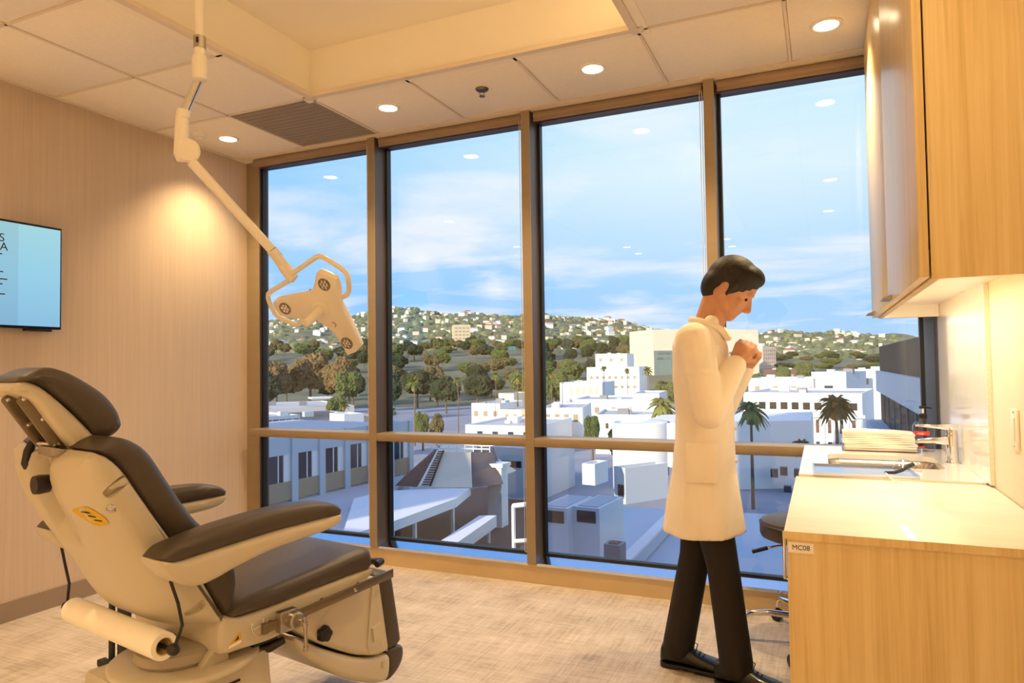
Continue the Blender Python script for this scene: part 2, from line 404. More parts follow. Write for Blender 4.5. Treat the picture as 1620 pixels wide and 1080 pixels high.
downlight(0.10, 0.15, 'downlight mirrored in the right window bay, lower of the two faint spots', 14)
downlight(-3.464, -0.3, 'downlight along the left wall behind the chair, out of view')
downlight(-2.236, -1.6, 'added fill downlight by the back wall on the chair side, out of view', 60)  # rear lamps added out of view to brighten floor and ceiling bounce
downlight(-1.016, -1.6, 'added fill downlight by the back wall on the counter side, out of view', 60)
downlight(-2.236, -1.0, 'added fill downlight behind the ceiling tray on the chair side, out of view', 60)  # further unseen lamps added for more bounce from the back
downlight(-1.016, -1.0, 'added fill downlight behind the ceiling tray on the counter side, out of view', 60)
# added strip lamp, hidden on the tray side, to brighten tray and room
cv_ = thing('tray_fill_light', 'added warm strip lamp on the counter side of the ceiling tray, unseen, brightens the tray', 'strip light', (RX1 - 0.012, (RY0 + RY1) / 2, HC + 0.055))
ln = 3.3
MB().box((-0.012, -ln / 2, -0.012), (0.012, ln / 2, 0.004)).build('channel', 'white_plastic', cv_)
MB().box((-0.009, -ln / 2 + 0.01, 0.004), (0.009, ln / 2 - 0.01, 0.007)).build('diffuser', 'led_strip', cv_)
ld = bpy.data.lights.new('tray_fill_lamp', 'AREA'); lo = bpy.data.objects.new('tray_fill_lamp', ld); col.objects.link(lo); lo.parent = cv_
ld.shape = 'RECTANGLE'; ld.size = 0.02; ld.size_y = ln; ld.energy = 26.0; ld.color = (1.0, 0.72, 0.36); lo.location = (-0.002, 0, 0.012); lo.rotation_euler = (0, math.radians(225), 0)
# sprinkler
sp = thing('sprinkler_head', 'small brass and chrome sprinkler head hanging from a ceiling tile', 'sprinkler', (-1.633, 3.34, HC))
MB().lathe([(0.002, 0.004), (0.036, 0.004), (0.036, 0.0), (0.028, -0.008), (0.014, -0.010), (0.002, -0.010)], n=24).build('escutcheon', 'steel_dull', sp, smooth=True)
MB().tube([(-0.010, 0, -0.008), (-0.014, 0, -0.02), (-0.006, 0, -0.034)], 0.0022, 6).build('frame_arm', 'steel_dull', sp, smooth=True)
MB().tube([(0.010, 0, -0.008), (0.014, 0, -0.02), (0.006, 0, -0.034)], 0.0022, 6).build('frame_arm', 'steel_dull', sp, smooth=True)
MB().lathe([(0.001, -0.040), (0.016, -0.039), (0.016, -0.036), (0.004, -0.033), (0.001, -0.033)], n=16).build('deflector', 'steel_dull', sp, smooth=True)
sd2 = thing('smoke_detector', 'small white round smoke detector near the left wall corner', 'smoke detector', (-3.56, 3.20, HC))
MB().lathe([(0.001, 0.004), (0.045, 0.004), (0.045, -0.012), (0.040, -0.02), (0.001, -0.021)], n=24).build('base', 'white_plastic', sd2, smooth=True)
MB().lathe([(0.026, -0.020), (0.026, -0.032), (0.02, -0.036), (0.001, -0.036)], n=24).build('cap', 'white_plastic', sd2, smooth=True)

# ------------------------------------------------------------------ window wall
struct(MB().hexa([(XL, 3.75, 0), (XR, 3.75, 0), (XR, YG + 0.03, 0), (XL, YG + 0.03, 0), (XL, 3.75, 0.112), (XR, 3.75, 0.112), (XR, YG + 0.03, 0.112), (XL, YG + 0.03, 0.112)]).build('trim_2', 'curb'))
win = thing('window_1', 'floor to ceiling window wall with tan metal mullions', 'window', (0, 0, 0)); struct(win)
del win['category']
MX = [-2.6275, -1.5465, -0.5065]
W2 = 0.0265
ML = -3.66            # right edge of the jamb on the left wall
def mull(x0, x1, z0=0.112, z1=HC, y0=YW):
    o = MB().box((x0, y0, z0), (x1, y0 + 0.006, z1)).build('mullion_face', 'mullion', win)
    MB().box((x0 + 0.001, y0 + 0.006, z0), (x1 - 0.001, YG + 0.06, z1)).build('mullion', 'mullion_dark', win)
for x in MX: mull(x - W2, x + W2)
mull(XL, ML, y0=YW + 0.10)
mull(0.488, XR, y0=YW)
MB().box((0.446, YG - 0.03, 0.14), (0.488, YG + 0.03, HC)).build('side_frame', 'frame_blue', win)
bays = [(ML, MX[0] - W2), (MX[0] + W2, MX[1] - W2), (MX[1] + W2, MX[2] - W2), (MX[2] + W2, 0.446)]
ZT0, ZT1 = 0.781, 0.830
for (a, b) in bays:
    MB().hexa([(a, 3.745, 0.10), (b, 3.745, 0.10), (b, YG, 0.10), (a, YG, 0.10), (a, 3.745, 0.116), (b, 3.745, 0.116), (b, YG, 0.142), (a, YG, 0.142)]).build('sill', 'sill', win)
    MB().box((a, YW, ZT0), (b, YG + 0.04, ZT1)).build('transom', 'mullion', win, bevel=0.003)
    MB().box((a, YG - 0.012, 0.136), (b, YG + 0.03, 0.150)).build('gasket', 'gasket', win)
    for (z0, z1) in ((0.150, ZT0), (ZT1, HC + 0.02)):
        MB().box((a + 0.014, YG, z0), (b - 0.014, YG + 0.008, z1)).build('pane', 'window_glass', win)
        for x in (a, b):
            MB().box((min(x, x + (0.016 if x == a else -0.016)), YG - 0.012, z0), (max(x, x + (0.016 if x == a else -0.016)), YG + 0.03, z1)).build('gasket', 'gasket', win)
    MB().box((a, YG - 0.03, HC - 0.045), (b, YG + 0.05, HC + 0.06)).build('head', 'mullion_dark', win)
struct(box('trim_3', (XL, YE + 0.07, HC), (XR, YG + 0.1, RZ + 0.06), 'ceiling_paint'))
names = ['in the leftmost window bay beside the wall', 'in the second window bay, behind the exam light', 'in the wide middle window bay', 'in the right window bay by the upper cabinet']
for k, (a, b) in enumerate(bays):
    r = thing('roller_blind', 'rolled up taupe blind ' + names[k], 'roller blind', ((a + b) / 2, YW + 0.05, HC - 0.045), 0, 'rolled up blinds at the window head')
    hw = (b - a) / 2 - 0.012
    MB().lathe([(0.022, -hw), (0.026, -hw + 0.001), (0.026, hw - 0.001), (0.022, hw)], n=20, axis='X', c=(0, 0, 0.02)).build('roll', 'blind', r, smooth=True)
    MB().box((-hw, -0.018, -0.018), (hw, -0.012, 0.02)).build('hem_bar', 'blind', r, bevel=0.002)
    if k < 3:
        zb = 0.17 - (HC - 0.045)
        ch = MB(); xr = hw - 0.006
        for dxx in (-0.006, 0.006): ch.tube([(xr + dxx, -0.02, 0.0), (xr + dxx, -0.02, zb + 0.01)], 0.0018, 5)
        ch.tube([(xr - 0.006, -0.02, zb + 0.01), (xr - 0.004, -0.02, zb + 0.002), (xr + 0.004, -0.02, zb + 0.002), (xr + 0.006, -0.02, zb + 0.01)], 0.0018, 5)
        ch.build('pull_chain', 'white_plastic', r, smooth=True)

# ------------------------------------------------------------------ wall monitor
tv = thing('wall_monitor', 'flat screen monitor with a pale blue page on the left wall', 'monitor', (XL, 1.961, 1.745), 0)
hw, hh = 0.485, 0.272
MB().box((0.02, -hw, -hh), (0.055, hw, hh)).build('housing', 'tv_black', tv, bevel=0.004)
MB().box((0.0, -0.15, -0.12), (0.02, 0.15, 0.12)).build('wall_mount', 'black_matte', tv)
def screen():
    m, b, o = newmat('screen'); e = N('ShaderNodeEmission'); t = N('ShaderNodeTexCoord'); s = N('ShaderNodeSeparateXYZ'); L(t.outputs['Object'], s.inputs[0])
    mr = N('ShaderNodeMapRange'); mr.inputs['From Min'].default_value = -hh; mr.inputs['From Max'].default_value = hh; L(s.outputs['Z'], mr.inputs['Value'])
    r = ramp([(0, lin((134, 182, 214))), (0.5, lin((146, 198, 222))), (1, lin((158, 206, 216)))]); L(mr.outputs[0], r.inputs[0])
    r2 = N('ShaderNodeMath', operation='GREATER_THAN'); r2.inputs[1].default_value = 0.262; L(s.outputs['Y'], r2.inputs[0])
    mx = N('ShaderNodeMixRGB'); mx.inputs['Color1'].default_value = (0.9, 0.88, 0.88, 1); mx.inputs['Color2'].default_value = (1, 1, 1, 1); L(r2.outputs[0], mx.inputs[0])
    mu = N('ShaderNodeMixRGB'); mu.blend_type = 'MULTIPLY'; mu.inputs[0].default_value = 1; L(r.outputs[0], mu.inputs[1]); L(mx.outputs[0], mu.inputs[2])
    L(mu.outputs[0], e.inputs[0]); e.inputs[1].default_value = 1.0; L(e.outputs[0], o.inputs[0]); MATS['screen'] = m
screen()
pg = MB().box((0.054, -hw + 0.012, -hh + 0.014), (0.0565, hw - 0.009, hh - 0.012)).build('screen', 'screen', tv)
rt_ = (PI / 2, 0, PI / 2)
text('screen_text', 'S', 0.058, 'dark_print', pg, (0.0568, 0.196, 0.175), rt_, 'RIGHT')
text('screen_text', 'GA', 0.058, 'dark_print', pg, (0.0568, 0.212, 0.131), rt_, 'RIGHT')
for (y1, z) in ((0.185, 0.095), (0.19, 0.006), (0.21, -0.03), (0.188, -0.055), (0.20, -0.105)):
    MB().box((0.0566, y1 - 0.05, z - 0.003), (0.0570, y1, z + 0.003)).build('text_line', 'dark_print', pg)
MB().box((0.03, 0.30, -hh - 0.012), (0.05, 0.44, -hh + 0.001)).build('sensor_bar', 'tv_black', tv, bevel=0.003)

# ------------------------------------------------------------------ cabinets on the right
ZC = 0.836
cart = thing('base_cabinet', 'light oak base cabinet with a label strip on its end panel', 'cabinet', (0, 0, 0))
MB().box((-0.075, 1.868, 0.08), (XR - 0.004, 2.745, ZC - 0.02)).build('body', 'wood', cart)
MB().box((-0.04, 1.90, 0.0), (XR - 0.004, 2.745, 0.08)).build('plinth', 'black_matte', cart)
MB().box((-0.088, 1.868, 0.005), (-0.0745, 1.880, ZC - 0.02)).build('filler', 'wood', cart)
MB().box((-0.09, 1.860, 0.0), (XR - 0.004, 1.869, ZC - 0.02)).build('end_panel', 'wood', cart)
for (y0, y1) in ((1.884, 2.31), (2.314, 2.742)):
    d = MB().box((-0.092, y0, 0.085), (-0.076, y1, ZC - 0.024)).build('door', 'wood', cart, bevel=0.0015)
    MB().tube([(-0.092, y1 - 0.04, 0.60), (-0.118, y1 - 0.04, 0.60), (-0.118, y1 - 0.04, 0.74), (-0.092, y1 - 0.04, 0.74)], 0.005, 8).build('handle', 'chrome', d, smooth=True)
top = MB().box((-0.097, 1.856, ZC - 0.020), (XR - 0.003, 2.747, ZC)).build('worktop', 'laminate_top', None, bevel=0.0015)
tag(top, 'pale laminate worktop on the base cabinet, nearer of the two countertops', 'worktop')
MB().box((-0.0975, 1.8553, ZC - 0.0195), (XR - 0.003, 1.8565, ZC - 0.0005)).build('front_edge', 'wood', top)
ls = MB().box((-0.088, 1.8585, ZC - 0.052), (-0.030, 1.8602, ZC - 0.027)).build('label_strip', 'paper', cart)
text('label_text', 'MC08', 0.0165, 'dark_print', ls, (-0.059, 1.8582, ZC - 0.0395), (PI / 2, 0, 0))
# quartz counter with cut-out, ring of four slabs + rounded cut-out edge
qc = thing('sink_counter', 'white quartz counter with an inset sink by the window', 'countertop', (0, 0, 0))
SX0, SX1, SY0, SY1 = 0.012, 0.412, 3.02, 3.40
QZ0, QZ1 = ZC - 0.014, ZC + 0.007
def ringtop():
    out = [(-0.088, 2.752), (XR - 0.014, 2.752), (XR - 0.014, 3.70), (-0.088, 3.70)]
    hole = []
    r = 0.05
    for (cx, cy, a0) in ((SX0 + r, SY0 + r, PI), (SX1 - r, SY0 + r, 1.5 * PI), (SX1 - r, SY1 - r, 0), (SX0 + r, SY1 - r, PI / 2)):
        for k in range(7): hole.append((cx + r * math.cos(a0 + PI / 2 * k / 6), cy + r * math.sin(a0 + PI / 2 * k / 6)))
    bm = bmesh.new()
    n = len(hole)
    mb = MB(); vs = []
    for z in (QZ0, QZ1):
        vs += [(x, y, z) for x, y in out] + [(x, y, z) for x, y in hole]
    fs = []; T = 4 + n
    q = n // 4
    for lv in (0, 1):
        o = lv * T
        for c in range(4):
            idx = [o + 4 + (c * q + k) for k in range(q)]
            for a, b in zip(idx, idx[1:]): fs.append((o + c, b, a))
            nxt = o + 4 + ((c + 1) * q) % n
            fs.append((o + c, o + (c + 1) % 4, nxt, idx[-1]))
    for c in range(4): fs.append((c, (c + 1) % 4, T + (c + 1) % 4, T + c))
    for k in range(n): fs.append((4 + k, 4 + (k + 1) % n, T + 4 + (k + 1) % n, T + 4 + k))
    mb.add(vs, fs); return mb, hole
rt, hole = ringtop()
rt.build('slab', 'quartz', qc)
MB().box((-0.0885, 2.7505, QZ0), (XR - 0.014, 2.7522, QZ1)).build('near_edge', 'quartz_edge', qc)
MB().box((-0.075, 2.76, ZC - 0.16), (-0.06, 3.70, QZ0)).build('apron', 'wood', qc)
MB().box((XR - 0.05, 2.76, 0.3), (XR - 0.02, 2.80, QZ0)).build('bracket', 'steel', qc); MB().box((XR - 0.05, 3.55, 0.3), (XR - 0.02, 3.59, QZ0)).build('bracket', 'steel', qc)
snk = MB()
rings = []
for (d, z) in ((-0.004, QZ0 - 0.002), (0.0, QZ0 - 0.004), (0.006, QZ0 - 0.02), (0.012, QZ0 - 0.13), (0.03, QZ0 - 0.15), (0.10, QZ0 - 0.155)):
    cx, cy = (SX0 + SX1) / 2, (SY0 + SY1) / 2
    rings.append([(cx + (x - cx) * (1 - d / 0.2), cy + (y - cy) * (1 - d / 0.18), z) for x, y in hole])
snk.loft(rings, caps=False); snk.add(rings[-1], [tuple(range(len(hole)))])
sk = snk.build('sink_basin', 'brushed', qc, smooth=True)
MB().lathe([(0.001, QZ0 - 0.150), (0.035, QZ0 - 0.150), (0.038, QZ0 - 0.154), (0.001, QZ0 - 0.1545)], c=(0.215, 3.24, 0), n=20).build('drain', 'chrome', sk, smooth=True)
spl = struct(box('trim_4', (XR - 0.0135, 2.70, QZ1), (XR, 3.70, 1.50), 'quartz'))
box('splash_edge', (XR - 0.0138, 2.6985, QZ1), (XR - 0.0005, 2.7002, 1.50), 'quartz_edge', spl)
# wall switch
sw = thing('light_switch', 'white rocker light switch on the right wall past the splashback', 'light switch', (XR, 2.40, 1.05))
MB().box((-0.007, -0.036, -0.058), (0, 0.036, 0.058)).build('plate', 'switch', sw, bevel=0.002)
MB().box((-0.011, -0.017, -0.034), (-0.006, 0.017, 0.034)).build('rocker', 'switch', sw, bevel=0.002)
for z in (-0.048, 0.048): MB().lathe([(0.001, -0.0085), (0.003, -0.008), (0.003, -0.006)], c=(0, 0, z), n=10, axis='X').build('screw', 'steel', sw)
# upper cabinet
uc = thing('upper_cabinet', 'light oak wall cabinet reaching the ceiling above the sink', 'cabinet', (0, 0, 0))
UX, UY0, UY1, UZ0, UZ1 = 0.243, 1.915, 3.655, 1.443, HC - 0.002
MB().box((UX, UY0, UZ0), (XR - 0.002, UY0 + 0.018, UZ1)).build('end_panel', 'wood', uc)
MB().box((UX, UY1 - 0.018, UZ0), (XR - 0.002, UY1, UZ1)).build('end_panel', 'wood', uc)
MB().box((UX, UY0 + 0.018, UZ0 + 0.055), (XR - 0.002, UY1 - 0.018, UZ0 + 0.073)).build('bottom_panel', 'laminate_top', uc)
MB().box((UX, UY0 + 0.018, UZ0), (UX + 0.018, UY1 - 0.018, UZ0 + 0.055)).build('light_rail', 'wood', uc)
MB().box((UX + 0.018, UY1 - 0.022, UZ0 + 0.001), (XR - 0.016, UY1 - 0.018, UZ0 + 0.055)).build('lit_end_face', 'quartz', uc)  # white sheet stands in for the lamplit inner face of the end panel
MB().box((UX + 0.002, UY0 + 0.018, UZ0 + 0.073), (UX + 0.01, UY1 - 0.018, UZ1)).build('front_frame', 'black_matte', uc)
DW = (UY1 - UY0) / 2
for k in range(2):
    y0 = UY0 + k * DW; d = MB().box((UX - 0.025, y0 + 0.0015, UZ0 + 0.004), (UX - 0.004, y0 + DW - 0.0015, UZ1)).build('door', 'wood', uc, bevel=0.0015)
    yh = y0 + DW - 0.10 if k == 0 else y0 + DW - 0.12
    MB().add([(UX - 0.055, yh - 0.05, UZ0 + 0.010), (UX - 0.055, yh + 0.05, UZ0 + 0.010), (UX - 0.025, yh + 0.05, UZ0 + 0.010), (UX - 0.025, yh - 0.05, UZ0 + 0.010),
              (UX - 0.052, yh - 0.05, UZ0 + 0.016), (UX - 0.052, yh + 0.05, UZ0 + 0.016), (UX - 0.025, yh + 0.05, UZ0 + 0.026), (UX - 0.025, yh - 0.05, UZ0 + 0.026)],
             [(3, 2, 1, 0), (4, 5, 6, 7), (0, 1, 5, 4), (1, 2, 6, 5), (2, 3, 7, 6), (3, 0, 4, 7)]).build('handle', 'steel', d)
ul = thing('under_cabinet_light', 'glowing strip light under the wall cabinet, out of direct sight', 'strip light', (0.284, 2.79, UZ0 + 0.0535))
MB().box((-0.02, -0.60, -0.014), (0.02, 0.60, 0)).build('housing', 'white_plastic', ul)
MB().box((-0.016, -0.59, -0.017), (0.016, 0.59, -0.0135)).build('diffuser', 'led_strip', ul)
ld = bpy.data.lights.new('strip_lamp', 'AREA'); lo = bpy.data.objects.new('strip_lamp', ld); col.objects.link(lo); lo.parent = ul
ld.shape = 'RECTANGLE'; ld.size = 0.04; ld.size_y = 1.2; ld.energy = 4.0; ld.color = (1.0, 0.86, 0.62); lo.location = (0, 0, -0.022)
# faucet
fa = thing('faucet', 'chrome single lever faucet behind the sink', 'faucet', (0.460, 3.235, QZ1))
MB().lathe([(0.001, 0.0), (0.025, 0.0), (0.025, 0.004), (0.022, 0.008), (0.001, 0.008)], n=24).build('base', 'chrome', fa, smooth=True)
MB().lathe([(0.001, 0.006), (0.022, 0.006), (0.021, 0.06), (0.022, 0.105), (0.020, 0.113), (0.001, 0.114)], n=24).build('body', 'chrome', fa, smooth=True)
MB().loft([[(x, -w, z0), (x, w, z0), (x, w * 0.9, z1), (x, -w * 0.9, z1)] for x, w, z0, z1 in ((-0.005, 0.017, 0.070, 0.103), (-0.06, 0.015, 0.075, 0.099), (-0.115, 0.013, 0.073, 0.090), (-0.122, 0.012, 0.072, 0.084))]).build('spout', 'chrome', fa, bevel=0.003)
MB().lathe([(0.001, 0.062), (0.009, 0.062), (0.009, 0.074), (0.001, 0.074)], c=(-0.106, 0, 0), n=14).build('aerator', 'black', fa)
MB().lathe([(0.001, 0.112), (0.020, 0.112), (0.020, 0.128), (0.014, 0.142), (0.001, 0.146)], n=20).build('cap', 'chrome', fa, smooth=True)
MB().loft([[(x, -w, z0), (x, w, z0), (x, w, z1), (x, -w, z1)] for x, w, z0, z1 in ((0.018, 0.015, 0.126, 0.152), (-0.05, 0.014, 0.134, 0.150), (-0.125, 0.011, 0.140, 0.148))]).build('lever', 'chrome', fa, bevel=0.003)
# soap bottle
so = thing('soap_bottle', 'clear hand soap bottle with a black pump by the faucet', 'soap bottle', (0.405, 3.60, QZ1 + 0.001), 0)
def rrect(a, b, r, z, n=4):
    o = []
    for (sx_, sy_, a0) in ((1, 1, 0), (-1, 1, PI / 2), (-1, -1, PI), (1, -1, 1.5 * PI)):
        for k in range(n + 1): o.append((sx_ * (a - r) + r * math.cos(a0 + PI / 2 * k / n), sy_ * (b - r) + r * math.sin(a0 + PI / 2 * k / n), z))
    return o
MB().loft([rrect(0.040, 0.026, 0.012, 0), rrect(0.042, 0.028, 0.014, 0.006), rrect(0.042, 0.028, 0.014, 0.112), rrect(0.034, 0.024, 0.014, 0.126), rrect(0.013, 0.013, 0.012, 0.134), rrect(0.013, 0.013, 0.012, 0.146)]).build('bottle', 'clear_plastic', so, smooth=True)
lb = MB().box((-0.041, -0.0292, 0.072), (0.020, -0.0285, 0.090)).build('label_band', 'soap_label', so); MB().box((-0.041, -0.0292, 0.018), (0.0, -0.0285, 0.026)).build('label_band', 'soap_label', so)
text('label_text', 'soap', 0.013, 'paper', lb, (-0.014, -0.0296, 0.081), (PI / 2, 0, 0))
MB().lathe([(0.001, 0.146), (0.017, 0.146), (0.017, 0.164), (0.006, 0.168), (0.001, 0.168)], n=18).build('collar', 'black', so, smooth=True)
MB().lathe([(0.001, 0.166), (0.005, 0.166), (0.005, 0.190), (0.001, 0.190)], n=12).build('pump_stem', 'white_plastic', so)
MB().loft([[(x, -w, z0), (x, w, z0), (x, w, z1), (x, -w, z1)] for x, w, z0, z1 in ((-0.014, 0.010, 0.188, 0.200), (0.014, 0.009, 0.190, 0.199), (0.034, 0.005, 0.186, 0.194))]).build('pump_head', 'black', so, bevel=0.002)
# towel stack: tray and three folded packs
tt = thing('towel_tray', 'shallow clear tray under the stack of paper towels', 'tray', (0.228, 3.585, QZ1 + 0.001))
MB().box((-0.155, -0.075, 0), (0.155, 0.075, 0.003)).build('base', 'clear_plastic', tt)
for (a, b) in (((-0.155, -0.075, 0.003), (0.155, -0.071, 0.016)), ((-0.155, 0.071, 0.003), (0.155, 0.075, 0.016)), ((-0.155, -0.071, 0.003), (-0.151, 0.071, 0.022)), ((0.151, -0.071, 0.003), (0.155, 0.071, 0.022))):
    MB().box(a, b).build('rim', 'clear_plastic', tt)
z = QZ1 + 0.005
for k, (h, dx_, rz, lbl) in enumerate(((0.030, 0.004, 0.0, 'bottom pack of folded white paper towels in the tray'), (0.026, -0.004, 0.02, 'middle pack of folded white paper towels in the stack'), (0.026, -0.003, -0.015, 'top pack of folded white paper towels, slightly rumpled'))):
    p = thing('paper_towel_pack', lbl, 'paper towels', (0.225 + dx_, 3.583, z), rz, 'stack of folded paper towels')
    for q in range(3):
        dd = random.uniform(-0.004, 0.004); hh_ = h / 3
        gx = 9; vs = []; fs = []
        for zz in (0, 1):
            for yy in (-0.066, 0.066):
                for i in range(gx):
                    x = -0.142 + 0.284 * i / (gx - 1)
                    vs.append((x + dd, yy + dd, hh_ * (q + zz * 0.94) + (0.0016 * math.sin(i * 1.3 + q + k * 2) + (0.004 * math.sin(i * 0.55) if (k == 2 and q == 2) else 0) if zz else 0)))
        def V(zz, yy, i): return (zz * 2 + yy) * gx + i
        for i in range(gx - 1):
            fs += [(V(0, 0, i), V(0, 0, i + 1), V(1, 0, i + 1), V(1, 0, i)), (V(0, 1, i), V(0, 1, i + 1), V(1, 1, i + 1), V(1, 1, i)), (V(1, 0, i), V(1, 0, i + 1), V(1, 1, i + 1), V(1, 1, i)), (V(0, 0, i), V(0, 0, i + 1), V(0, 1, i + 1), V(0, 1, i))]
        fs += [(V(0, 0, 0), V(1, 0, 0), V(1, 1, 0), V(0, 1, 0)), (V(0, 0, gx - 1), V(1, 0, gx - 1), V(1, 1, gx - 1), V(0, 1, gx - 1))]
        MB().add(vs, fs).build('towel_fold', 'paper', p)
    z += h + 0.0008
# silver tray and the small scope on it
tr = thing('instrument_tray', 'flat silver tray lying across the front of the sink counter', 'tray', (0.125, 2.868, QZ1 + 0.001), 0.045)
MB().box((-0.165, -0.118, 0), (0.165, 0.118, 0.004)).build('plate', 'steel_tray', tr)
for (a, b) in (((-0.165, -0.118, 0.004), (0.165, -0.113, 0.010)), ((-0.165, 0.113, 0.004), (0.165, 0.118, 0.010)), ((-0.165, -0.113, 0.004), (-0.160, 0.113, 0.010)), ((0.160, -0.113, 0.004), (0.165, 0.113, 0.010))):
    MB().box(a, b).build('rim', 'steel_tray', tr)
ins = thing('handheld_scope', 'small black curved scope with a clear plastic tip on the tray corner', 'medical tool', (0.255, 2.83, QZ1 + 0.012), 0)
MB().tube([(0.03, 0.03, 0.024), (0.010, 0.01, 0.018), (-0.012, -0.03, 0.010), (-0.035, -0.062, 0.006), (-0.065, -0.078, 0.007)], [0.009, 0.008, 0.007, 0.006, 0.005], 10).build('handle', 'black', ins, smooth=True)
MB().tube([(-0.064, -0.078, 0.006), (-0.052, -0.108, -0.006), (-0.035, -0.14, -0.018)], 0.0028, 8).build('wire', 'white_plastic', ins, smooth=True)
MB().loft([rrect(0.030, 0.022, 0.008, 0.004), rrect(0.034, 0.026, 0.010, 0.016), rrect(0.022, 0.018, 0.008, 0.036), rrect(0.012, 0.010, 0.006, 0.044)]).build('clear_tip', 'clear_plastic', ins, smooth=True)
MB().lathe([(0.001, 0.004), (0.011, 0.004), (0.011, 0.026), (0.001, 0.026)], c=(0.045, 0.0, 0), n=14).build('clear_cap', 'clear_plastic', ins, smooth=True)
# ------------------------------------------------------------------ stool behind
st = thing('rolling_stool', 'black padded rolling stool with a chrome star base by the window', 'stool', (-0.095, 3.40, 0), 0)
MB().lathe([(0.001, 0.460), (0.16, 0.460), (0.178, 0.468), (0.185, 0.485), (0.185, 0.522), (0.178, 0.540), (0.15, 0.548), (0.001, 0.550)], n=36).build('seat', 'vinyl', st, smooth=True)
MB().lathe([(0.186, 0.524), (0.1885, 0.527), (0.186, 0.530)], n=36, caps=False).build('seat_piping', 'vinyl', st, smooth=True)
MB().box((-0.07, -0.07, 0.448), (0.07, 0.07, 0.461)).build('seat_plate', 'black_matte', st)
MB().lathe([(0.001, 0.12), (0.028, 0.12), (0.028, 0.30), (0.020, 0.30), (0.020, 0.45), (0.001, 0.45)], n=18).build('gas_lift', 'chrome', st, smooth=True, autosmooth=30)
lv = MB().tube([(-0.03, -0.02, 0.44), (-0.12, -0.04, 0.425), (-0.19, -0.055, 0.405)], 0.005, 8).build('lever', 'chrome', st, smooth=True)
MB().tube([(-0.15, -0.046, 0.417), (-0.215, -0.06, 0.397)], 0.009, 8).build('lever_grip', 'black', lv, smooth=True)
MB().lathe([(0.001, 0.09), (0.038, 0.09), (0.040, 0.13), (0.030, 0.14), (0.001, 0.14)], n=18).build('hub', 'chrome', st, smooth=True)
for k in range(5):
    a = math.radians(190) + k * 2 * PI / 5; ca, sa = math.cos(a), math.sin(a)
    P = lambda r, z: (r * ca, r * sa, z)
    MB().tube([P(0.03, 0.115), P(0.15, 0.125), P(0.235, 0.118), P(0.272, 0.098), P(0.283, 0.066)], [0.015, 0.014, 0.013, 0.012, 0.011], 10).build('base_arm', 'chrome', st, smooth=True)
    c = thing('caster', '', 'x'); del c['category']; del c['label']; c.parent = st; c.location = P(0.285, 0); c.rotation_euler = (0, 0, a + 0.7)
    MB().lathe([(0.001, -0.022), (0.022, -0.022), (0.026, -0.018), (0.026, -0.006), (0.001, -0.006)], c=(0, 0, 0.0265), n=18, axis='Y').build('wheel', 'black', c, smooth=True)
    MB().lathe([(0.001, 0.006), (0.026, 0.006), (0.026, 0.018), (0.022, 0.022), (0.001, 0.022)], c=(0, 0, 0.0265), n=18, axis='Y').build('wheel', 'black', c, smooth=True)
    MB().tube([(0, 0, 0.03), (0, 0, 0.072)], 0.009, 8).build('stem', 'black', c, smooth=True)
# ================================================================== the procedure chair (local: x right, y forward, z up)
chr_ = thing('procedure_chair', 'cream procedure chair with dark brown padding, tilted back towards the left wall', 'medical chair', (-1.894, 1.345, 0), math.radians(-11))
CH = chr_
# headrest
hc = [(-0.224, 1.227), (-0.202, 1.247), (-0.156, 1.263), (-0.111, 1.252), (-0.062, 1.224), (-0.012, 1.186), (0.018, 1.146), (0.034, 1.106), (0.029, 1.087), (0.008, 1.070), (-0.036, 1.060), (-0.066, 1.104), (-0.111, 1.154), (-0.158, 1.198), (-0.190, 1.219)]
pillow(hc, -0.105, 0.105, 0.040, 60, steps=6).build('headrest_cushion', 'vinyl', CH, smooth=True)
hs = [(-0.238, 1.204), (-0.216, 1.228), (-0.189, 1.222), (-0.158, 1.200), (-0.111, 1.154), (-0.066, 1.104), (-0.034, 1.058), (-0.056, 1.036), (-0.083, 1.025), (-0.111, 1.064), (-0.155, 1.128), (-0.192, 1.180)]
pillow(hs, -0.100, 0.100, 0.022, 60, steps=5).build('headrest_shell', 'chair_shell', CH, smooth=True)
# headrest bracket: two slotted plates with screws, lever and link
def plate(poly, s0, s1, name, m, bev=0.003):
    n = len(poly); mb = MB(); mb.loft([[(s0, y, z) for y, z in poly], [(s1, y, z) for y, z in poly]]); return mb.build(name, m, CH, bevel=bev)
near = plate([(-0.218, 1.178), (-0.210, 1.190), (-0.186, 1.200), (-0.174, 1.190), (-0.082, 1.048), (-0.098, 1.034), (-0.128, 1.044), (-0.145, 1.064)], 0.056, 0.062, 'bracket_plate', 'steel_dull')
far = plate([(-0.230, 1.178), (-0.224, 1.189), (-0.203, 1.199), (-0.190, 1.186), (-0.108, 1.055), (-0.122, 1.040), (-0.148, 1.052), (-0.160, 1.070)], -0.006, 0.0, 'bracket_plate', 'steel_dull')
for (y, z) in ((-0.203, 1.182), (-0.186, 1.188), (-0.138, 1.118), (-0.160, 1.128)):
    MB().lathe([(0.001, 0.070), (0.005, 0.068), (0.0065, 0.062), (0.0065, 0.058)], c=(0, y, z), n=12, axis='X').build('screw', 'chrome', near, smooth=True)
for (y, z) in ((-0.216, 1.180), (-0.168, 1.112)):
    MB().lathe([(0.001, 0.008), (0.005, 0.006), (0.0065, 0.0), (0.0065, -0.004)], c=(0, y, z), n=12, axis='X').build('screw', 'chrome', far, smooth=True)
MB().tube([(-0.01, -0.145, 1.062), (0.07, -0.125, 1.058)], 0.007, 10).build('bracket_pin', 'chrome', CH, smooth=True)
MB().tube([(-0.005, -0.168, 1.112), (0.056, -0.160, 1.128)], 0.005, 8).build('bracket_pin', 'steel_dull', CH, smooth=True)
